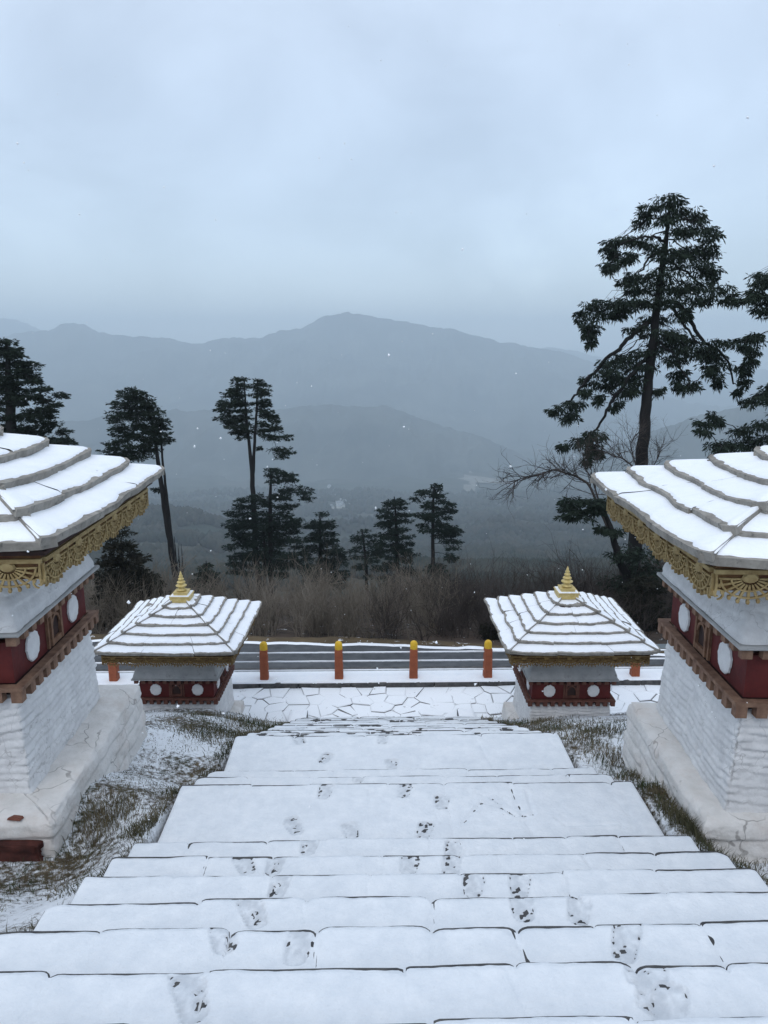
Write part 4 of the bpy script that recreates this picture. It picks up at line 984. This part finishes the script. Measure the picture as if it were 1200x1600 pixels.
conifer('cypress_tree', 'dark cypress cut by the right edge of the frame', G1,
    [[(1262, 960, 30), (1262, 760, 26), (1258, 620, 20), (1250, 500, 12), (1246, 400, 3)]],
    [(1195, 428, 18, 8), (1178, 440, 14, 9), (1215, 436, 18, 10), (1190, 455, 22, 11), (1168, 464, 18, 8), (1150, 470, 10, 7), (1205, 470, 18, 10), (1192, 485, 16, 8), (1225, 460, 22, 18),
     (1190, 525, 14, 7), (1168, 530, 18, 8), (1150, 540, 10, 7), (1176, 546, 12, 9), (1170, 560, 7, 8), (1230, 520, 22, 15), (1245, 560, 30, 18),
     (1200, 610, 16, 9), (1182, 620, 14, 8), (1166, 626, 9, 6), (1210, 630, 16, 8), (1225, 600, 20, 12), (1130, 650, 10, 8), (1118, 660, 16, 9), (1108, 672, 12, 8), (1134, 662, 9, 9), (1240, 640, 30, 14),
     (1195, 665, 22, 10), (1172, 675, 20, 9), (1205, 680, 26, 10), (1180, 692, 28, 9), (1150, 695, 22, 8), (1120, 694, 18, 8), (1108, 702, 12, 8), (1140, 706, 26, 7), (1200, 702, 30, 8), (1240, 690, 34, 20), (1260, 740, 50, 20)], 27, 6, droop=1.0, leaf=.16, dens=1.45, psz=.98, limb_up=.4, depthk=.6)
# low branch of the big cypress that hangs by the right roof comes from a younger tree
conifer('cypress_tree', 'low leaning cypress sticking out beside the right roof edge', G1,
    [[(1010, 985, 17), (990, 930, 15), (970, 880, 13), (958, 840, 10), (945, 800, 6), (940, 780, 3)]],
    [(925, 778, 20, 7), (905, 785, 22, 7), (888, 795, 14, 6), (900, 802, 22, 7), (885, 808, 12, 5), (930, 795, 16, 7), (945, 790, 12, 8), (950, 828, 14, 5), (936, 826, 8, 4), (985, 860, 30, 14), (1010, 890, 30, 18), (990, 920, 34, 18), (1015, 950, 30, 18)], 27, 8, droop=.5, leaf=.19, dens=1.5, limb_up=-.1)
# left group
conifer('pine_tree', 'broad dark conifer behind the left roof, cut by the left edge', G1,
    [[(20, 960, 22), (19, 700, 17), (16, 620, 13), (12, 560, 7), (8, 532, 3)]],
    auto_pads([(532, -10, 18), (548, -30, 38), (575, -40, 65), (595, -45, 66), (605, -48, 92), (625, -55, 103), (640, -55, 102), (650, -50, 92), (670, -55, 108), (690, -50, 114), (760, -40, 110), (800, -30, 60)], 7, 11, (12, 19), .42, 1.05), 38, 9, droop=.2, leaf=.17, dens=1.5, limb_up=-.25)
conifer('pine_tree', 'slender leaning conifer with two stems between the left roofs', G1,
    [[(276, 905, 11), (268, 860, 10), (258, 800, 8.5), (250, 745, 7), (243, 690, 5), (236, 650, 3.5), (228, 615, 1.5)], [(270, 870, 7), (262, 790, 4.5), (254, 720, 3.5), (250, 670, 3), (247, 640, 1.5)]],
    auto_pads([(608, 192, 226), (622, 180, 240), (640, 168, 262), (660, 166, 268), (678, 172, 268), (700, 160, 262), (716, 170, 240)], 17, 9, (12, 17), .36, 1.15) + [(263, 688, 7, 5), (243, 765, 5, 4)], 48, 10, droop=.2, leaf=.20, dens=1.25, limb_up=-.35)
conifer('pine_tree', 'tall thin conifer with a forked top standing left of centre', G1,
    [[(405, 925, 11), (400, 860, 9), (396, 790, 8), (394, 740, 7), (390, 700, 5), (384, 650, 4), (382, 595, 1.5)], [(395, 745, 5), (398, 690, 4.5), (401, 640, 3.5), (402, 592, 1.2)]],
    auto_pads([(590, 360, 388), (602, 352, 392), (620, 346, 392), (632, 336, 396), (652, 336, 398), (668, 352, 396), (686, 364, 392)], 27, 8, (10, 14), .38, 1.15) + auto_pads([(592, 396, 408), (605, 392, 424), (630, 396, 428), (645, 398, 436), (665, 400, 440), (685, 398, 444)], 28, 8, (9, 12), .42, 1.05) + [(432, 702, 10, 5), (438, 712, 9, 6), (452, 704, 9, 5), (445, 684, 8, 5), (405, 700, 4, 3)], 58, 11, droop=.25, leaf=.21, dens=1.25, limb_up=.15)
conifer('pine_tree', 'bushy conifer with a crooked top just right of the tall thin one', G1,
    [[(424, 928, 9), (423, 880, 8), (422, 820, 7), (422, 770, 5), (424, 738, 2)], [(414, 925, 6), (414, 880, 5), (412, 830, 3)]],
    auto_pads([(733, 412, 440), (745, 410, 466), (756, 420, 468)], 38, 8, (10, 14), .4, 1.1) + [(450, 768, 22, 6), (475, 768, 12, 7), (482, 778, 8, 5), (440, 775, 16, 6)] + auto_pads([(776, 374, 450), (790, 362, 470), (800, 348, 474), (830, 352, 476), (860, 350, 480), (885, 350, 492), (900, 360, 500)], 39, 10, (11, 16), .45, 1.05), 56, 12, droop=.25, leaf=.21, dens=1.35, limb_up=-.1, mleaf='leaf2')
conifer('fir_tree', 'dense rounded conifer right of the crooked one', G1, [[(500, 930, 8), (500, 860, 6), (500, 805, 2)]],
    auto_pads([(801, 485, 512), (820, 478, 528), (850, 472, 538), (880, 470, 545), (915, 470, 548)], 48, 9, (10, 15), .5, 1.0), 60, 13, droop=.3, leaf=.21, dens=1.3, mleaf='leaf2')
conifer('fir_tree', 'small open conifer, lowest of the row left of centre', G1, [[(574, 930, 6), (572, 880, 5), (566, 830, 2)]],
    auto_pads([(825, 553, 578), (840, 545, 592), (862, 542, 600), (885, 548, 598), (900, 560, 590)], 58, 9, (9, 13), .45, .8), 62, 14, droop=.3, leaf=.21, dens=1.1, mleaf='leaf2')
conifer('cypress_tree', 'layered cypress standing just right of centre, left of its taller twin', G1, [[(622, 960, 8), (621, 880, 6), (619, 820, 4.5), (616, 776, 1.5)]],
    auto_pads([(775, 604, 628), (790, 594, 638), (805, 586, 645), (825, 588, 642), (840, 584, 648), (860, 580, 650), (885, 586, 654), (905, 590, 662), (925, 596, 668)], 68, 9, (9, 14), .38, .98), 56, 15, droop=.35, leaf=.21, dens=1.3, mleaf='leaf2')
conifer('cypress_tree', 'tapering cypress with bare lower trunk, right of centre', G1, [[(677, 960, 8), (676, 900, 7), (676, 840, 5.5), (677, 790, 4), (678, 755, 1.5)]],
    auto_pads([(753, 668, 688), (765, 655, 698), (780, 642, 708), (795, 641, 716), (810, 645, 712), (830, 658, 724), (845, 690, 726), (860, 694, 726)], 78, 9, (9, 14), .38, .98) + [(703, 868, 9, 6), (708, 876, 7, 5)] + auto_pads([(882, 668, 695), (900, 655, 712), (925, 650, 718), (940, 655, 715)], 79, 9, (10, 14), .45, .9), 54, 16, droop=.35, leaf=.20, dens=1.3, mleaf='leaf2')
conifer('fir_tree', 'short young fir just behind the small left shrine', G1, [[(322, 940, 5), (322, 900, 4), (322, 876, 1)]],
    auto_pads([(878, 316, 328), (895, 306, 338), (915, 296, 352), (935, 292, 356)], 88, 7, (7, 11), .5, 1.0), 36, 17, droop=.3, leaf=.17, dens=1.2, mleaf='leaf2')
conifer('evergreen_bush', 'large dark evergreen bush between the left shrines', 'dark evergreens on the left', [[(200, 985, 12), (200, 930, 9), (190, 860, 4)]],
    auto_pads([(832, 175, 200), (850, 160, 215), (880, 145, 235), (905, 140, 262), (940, 135, 262), (975, 138, 240), (1000, 140, 220)], 98, 10, (13, 20), .6, 1.0), 27, 18, droop=.2, leaf=.14, dens=1.5, mleaf='bush', cat='bush')
conifer('evergreen_bush', 'dark bush behind the lower edge of the right roof', 'dark evergreens on the right', [[(1010, 1010, 9), (1010, 960, 6), (1005, 920, 3)]],
    auto_pads([(905, 985, 1030), (930, 970, 1040), (960, 975, 1050), (1000, 985, 1060)], 108, 10, (13, 18), .6, 1.0), 25, 19, droop=.2, leaf=.13, dens=1.4, mleaf='bush', cat='bush')
conifer('evergreen_bush', 'round dark bush on the road verge beside the small right shrine', 'dark evergreens on the right', [[(775, 1008, 6), (775, 990, 4), (775, 978, 2)]],
    auto_pads([(975, 755, 795), (985, 746, 805), (1000, 744, 808), (1008, 748, 805)], 118, 8, (9, 13), .6, 1.0), 23.6, 20, droop=.2, leaf=.10, dens=1.3, mleaf='bush', cat='bush')

# ------------------------------------------------------------------ bare trees and brush
def grow(g, p, d, L_, r, depth, out, up=.15, spread=.5, kids=3):
    n = 4; P = [np.array(p)]; dd = np.array(d, float)
    for i in range(n):
        dd = dd + g.normal(0, .16, 3); dd[2] += up * .25; dd /= np.linalg.norm(dd); P.append(P[-1] + dd * L_ / n)
    out.append((np.array(P), np.linspace(r, r * .55, n + 1)))
    if depth == 0: return
    for k in range(kids):
        i = int(g.integers(1, n + 1)); nd = dd + g.normal(0, spread, 3); nd /= np.linalg.norm(nd)
        grow(g, P[i], nd, L_ * g.uniform(.5, .8), r * .5, depth - 1, out, up, spread, kids)
def bare_tree(name, label, group, base_px, Yd, H, seed, r=.05, stems=3, depth=3, kids=3, m='twig2', extra=(), spread=.5):
    g = np.random.default_rng(seed); b = U(base_px[0], base_px[1], Y=Yd); b.z = float(terrain_z(b.x, Yd)) - .05
    e = empty(name, b); tag(e, label, 'tree', group); out = []
    for s in range(stems):
        d = np.array([g.normal(0, .35), g.normal(0, .3), 1.0]); grow(g, (0, 0, 0), d / np.linalg.norm(d), H * .45, r, depth, out, kids=kids, spread=spread)
    for pl, rr in extra:
        P = np.array([np.array(U(a, c, Y=Yd)) - np.array(b) for a, c in pl]); tt = np.linspace(0, len(P) - 1, len(P) * 3); Q = np.stack([np.interp(tt, np.arange(len(P)), P[:, k]) for k in range(3)], 1)
        out.append((Q, np.linspace(rr, rr * .3, len(Q))))
        for i in range(len(Q) // 4, len(Q)):
            for _ in range(2):
                dd = Q[i] - Q[i - 1]; dd = dd / np.linalg.norm(dd) + g.normal(0, .65, 3); dd /= np.linalg.norm(dd); grow(g, Q[i], dd, g.uniform(.45, 1.1), rr * .3, 2, out, kids=3, up=.1)
    big = [o for o in out if o[1][0] > r * .4]; small_ = [o for o in out if o[1][0] <= r * .4]
    v, f = tubes(big, 6); link('trunk', mesh_np('trunk', v, f, M[m], True), e)
    v, f = tubes(small_, 3); tag(link('branches', mesh_np('branches', v, f, M[m]), e), kind='stuff')
    return e
BG = 'bare leafless trees on the slope'
bare_tree('bare_tree', 'leafless tree with a long branch reaching left past the right roof', BG, (985, 980), 28, 4.6, 3, .09, 3, 3, 3, extra=(
    [[(985, 960), (960, 850), (935, 790), (920, 756), (900, 744), (883, 739), (869, 733), (855, 737), (841, 743), (815, 747), (799, 756)], .06],
    [[(960, 850), (935, 780), (925, 748), (913, 731), (914, 716)], .04],
    [[(1010, 800), (998, 742), (985, 725), (972, 716), (958, 712), (948, 706)], .045], [[(998, 742), (990, 715), (985, 695), (992, 680)], .035], [[(1012, 760), (1020, 730), (1030, 712), (1032, 700)], .035]))
bare_tree('bare_tree', 'grey leafless tree at the left of the thicket by the young fir', BG, (262, 920), 34, 4.2, 5, .05, 3, 3, 3, 'twig')
for i, (px, Y_, H, lab) in enumerate([(480, 27, 3.2, 'grey leafless tree in front of the bushy conifers'), (545, 25.5, 2.6, 'low leafless tree above the second railing post'), (612, 28, 3.0, 'leafless tree below the layered cypress'), (716, 29, 3.4, 'pale leafless tree right of the tapering cypress'),
                                     (760, 26, 2.6, 'leafless tree left of the small right shrine'), (905, 29, 4.2, 'tall leafless tree behind the spire of the small right shrine'), (950, 27, 4.2, 'leafless tree right of the small right spire'), (860, 30, 3.2, 'thin leafless tree left of the small right spire'), (396, 27, 2.4, 'low leafless tree above the leftmost clear post')]):
    bare_tree('bare_tree', lab, BG, (px, 960), Y_, H, 30 + i, .035, 4, 3, 3, 'twig' if i < 4 else 'twig2', spread=.4)
def thicket():
    g = np.random.default_rng(77); protos = []
    for k in range(7):
        out = []
        for s in range(int(g.integers(7, 11))):
            d = np.array([g.normal(0, .32), g.normal(0, .32), 1.]); grow(g, (g.normal(0, .12), g.normal(0, .12), 0), d / np.linalg.norm(d), g.uniform(.7, 1.3), .013, 2, out, up=.25, spread=.38, kids=3)
        protos.append(tubes(out, 3))
    for name, mt, n, lab, xr, sd in (('thicket', 'twig', 210, 'grey brown leafless thicket along the far side of the road', (-.62, .10), 1), ('thicket', 'twig2', 200, 'dark leafless thicket to the right, behind the small right shrine', (.02, .62), 2)):
        V = []; Fq = []; off = 0; g = np.random.default_rng(sd)
        for i in range(n):
            Y_ = 23.3 + 16 * g.random() ** 1.5; a = g.uniform(*xr); x = a * Y_
            # keep off the road, whose far edge runs obliquely
            ye = np.interp(x, [p.x for p in far], [p.y for p in far]) + (.45 if x > -1.6 else 1.1)
            if Y_ < ye: Y_ = ye + g.uniform(0, 2)
            v, f = protos[int(g.integers(7))]; s = g.uniform(.75, 1.35) * (1 + (Y_ - 23) * .018); t = g.uniform(0, 6.28); c, sn = math.cos(t), math.sin(t)
            q = np.stack([(v[:, 0] * c - v[:, 1] * sn) * s + x, (v[:, 0] * sn + v[:, 1] * c) * s + Y_, v[:, 2] * s + float(terrain_z(x, Y_)) - .08], 1)
            V.append(q); Fq.append(f + off); off += len(q)
        tag(link(name, mesh_np(name, np.concatenate(V), np.concatenate(Fq), M[mt])), lab, 'bushes', kind='stuff')
thicket()
# three dead snags beside the leaning stems
for px, top, w_, lab in ((276, 838, 5, 'tallest of the dead grey snags by the leaning conifer'), (281, 852, 4, 'middle dead snag, short and pointed'), (286, 850, 3, 'rightmost thin dead snag')):
    p0 = U(px, 905, Y=44); p1 = U(px - 2, top, Y=44); z0 = float(terrain_z(p0.x, 44)); e_ = p1.z - z0
    pts = [(0, 0, -.3), (0, .01, e_ * .4), (.03, 0, e_ * .75), (.02, 0, e_)]; r0 = w_ * 44 / F * .5
    v, f = tubes([(pts, [r0, r0 * .85, r0 * .55, .01]), ([(0, 0, e_ * .6), (.25, 0, e_ * .75)], [r0 * .4, .01])], 7)
    o = link('dead_snag', mesh_np('dead_snag', v, f, M['bark'], True)); o.location = (p0.x, 44, z0); tag(o, lab, 'dead tree', 'dead snags by the leaning conifer')

# ------------------------------------------------------------------ grass on the banks
def grass():
    g = np.random.default_rng(8)
    cl = [];
    def clump(px, py, n, r, h, green):
        for z in np.linspace(3.4, -.1, 120):
            p = U(px, py, z=float(z))
            if p.y > 2 and float(ground_z(p.x, p.y)) >= z: break
        cl.append((p.x, p.y, int(n * .75), r, h * .68, green))
    for a in [(160, 1285, 900, .20, .15, 1), (215, 1300, 500, .12, .12, 0), (190, 1262, 300, .15, .11, 1), (120, 1345, 350, .25, .09, 0), (240, 1288, 300, .1, .1, 0), (340, 1142, 700, .35, .14, 1), (385, 1132, 700, .35, .15, 1), (420, 1122, 500, .3, .13, 0), (310, 1150, 400, .3, .12, 1), (300, 1118, 200, .3, .1, 0),
              (738, 1114, 250, .12, .13, 1), (785, 1110, 500, .22, .17, 1), (830, 1132, 900, .4, .12, 0), (880, 1138, 600, .3, .12, 0), (930, 1145, 900, .35, .16, 1), (905, 1165, 500, .25, .13, 1), (960, 1190, 700, .25, .15, 1), (990, 1215, 500, .18, .14, 0), (1020, 1240, 500, .16, .14, 1), (1055, 1275, 500, .14, .15, 1), (1085, 1300, 700, .13, .18, 1), (1110, 1310, 500, .12, .16, 0), (1150, 1340, 500, .2, .10, 0), (1190, 1330, 400, .2, .12, 0),
              (370, 1150, 300, .2, .12, 0), (0, 1400, 250, .3, .09, 0), (60, 1370, 300, .3, .09, 0), (1190, 1320, 250, .15, .14, 1), (345, 1108, 200, .2, .1, 0)]: clump(*a)
    X = []; H = []
    for x, y, n, r, h, gr in cl:
        X.append(np.stack([g.normal(x, r * .6, n), g.normal(y, r * .8, n)], 1)); H.append(np.full(n, h) * g.uniform(.5, 1.25, n))
    n = 30000; yy = g.uniform(2.0, 12, n); l = np.interp(yy, EYL, EXL); r = np.interp(yy, EYR, EXR)
    sd = g.random(n) < .62; dx = np.abs(g.exponential(.75, n)) + .02; xx = np.where(sd, l - dx, r + dx)
    keep = fbm(xx * 1.6, yy * 1.6, 55, 3) > .43; X.append(np.stack([xx, yy], 1)[keep]); H.append((g.uniform(.012, .042, n))[keep])
    # a fringe right along the stair edges
    n = 4500; yy = g.uniform(2.2, 11.4, n); l = np.interp(yy, EYL, EXL); r = np.interp(yy, EYR, EXR); sd = g.random(n) < .5
    xx = np.where(sd, l - np.abs(g.normal(0.03, .07, n)) - .01, r + np.abs(g.normal(0.03, .07, n)) + .01); keep = fbm(xx * 2, yy * 2.4, 57, 3) > .40; X.append(np.stack([xx, yy], 1)[keep]); H.append((g.uniform(.05, .13, n))[keep])
    P = np.concatenate(X); H = np.concatenate(H)
    l = np.interp(P[:, 1], EYL, EXL); r = np.interp(P[:, 1], EYR, EXR)
    k = (P[:, 0] < l - .005) | (P[:, 0] > r + .005); k &= P[:, 1] < 12.4; P = P[k]; H = H[k]; n = len(P)
    z = ground_z(P[:, 0], P[:, 1]) - .01; a = g.uniform(0, 6.28, n); lean = g.uniform(.1, .9, n) * H; w_ = g.uniform(.0011, .0026, n) * (1 + P[:, 1] * .12)
    b = g.uniform(0, 6.28, n); A = np.stack([np.cos(a), np.sin(a), a * 0], 1); B = np.stack([np.cos(b), np.sin(b), a * 0], 1)
    P3 = np.column_stack([P, z]); up = np.array([0, 0, 1.])
    v0 = P3 - A * w_[:, None]; v1 = P3 + A * w_[:, None]; m_ = P3 + up * (H * .6)[:, None] + B * (lean * .35)[:, None]; v2 = m_ + A * w_[:, None] * .7; v3 = m_ - A * w_[:, None] * .7; t = P3 + up * (H * .95)[:, None] + B * lean[:, None]
    V = np.stack([v0, v1, v2, v3, t], 1).reshape(-1, 3); i = np.arange(n)[:, None] * 5
    Fc = np.concatenate([i + [0, 1, 2], i + [0, 2, 3], i + [3, 2, 4]])
    tag(link('grass', mesh_np('grass', V, Fc, M['grass'])), 'short dry and green grass on the banks beside the stairs', 'grass', kind='stuff')
grass()

# ------------------------------------------------------------------ falling snow
def flakes():
    g = np.random.default_rng(5); V = []; Fc = []; off = 0
    base = np.array([(1, 0, 0), (-1, 0, 0), (0, 1, 0), (0, -1, 0), (0, 0, 1), (0, 0, -1)], float); fb = np.array([(0, 2, 4), (2, 1, 4), (1, 3, 4), (3, 0, 4), (2, 0, 5), (1, 2, 5), (3, 1, 5), (0, 3, 5)])
    for i in range(420):
        Y_ = 2.2 + 22 * g.random() ** 1.3; x = g.uniform(-.56, .56) * Y_; z = CAMZ + g.uniform(-.75, .42) * Y_ * 1.0
        if Y_ < 13.5 and z < float(ground_z(x, Y_)) + .4: continue
        s = g.uniform(.0022, .0048) * (1 + .10 * Y_); q = base * s * g.uniform(.6, 1.3, (6, 1)) + g.normal(0, s * .2, (6, 3)); V.append(q + (x, Y_, z)); Fc.append(fb + off); off += 6
    tag(link('falling_snow', mesh_np('falling_snow', np.concatenate(V), np.concatenate(Fc), M['flake'], True)), 'scattered snowflakes falling through the air', 'snowflakes', kind='stuff')
flakes()
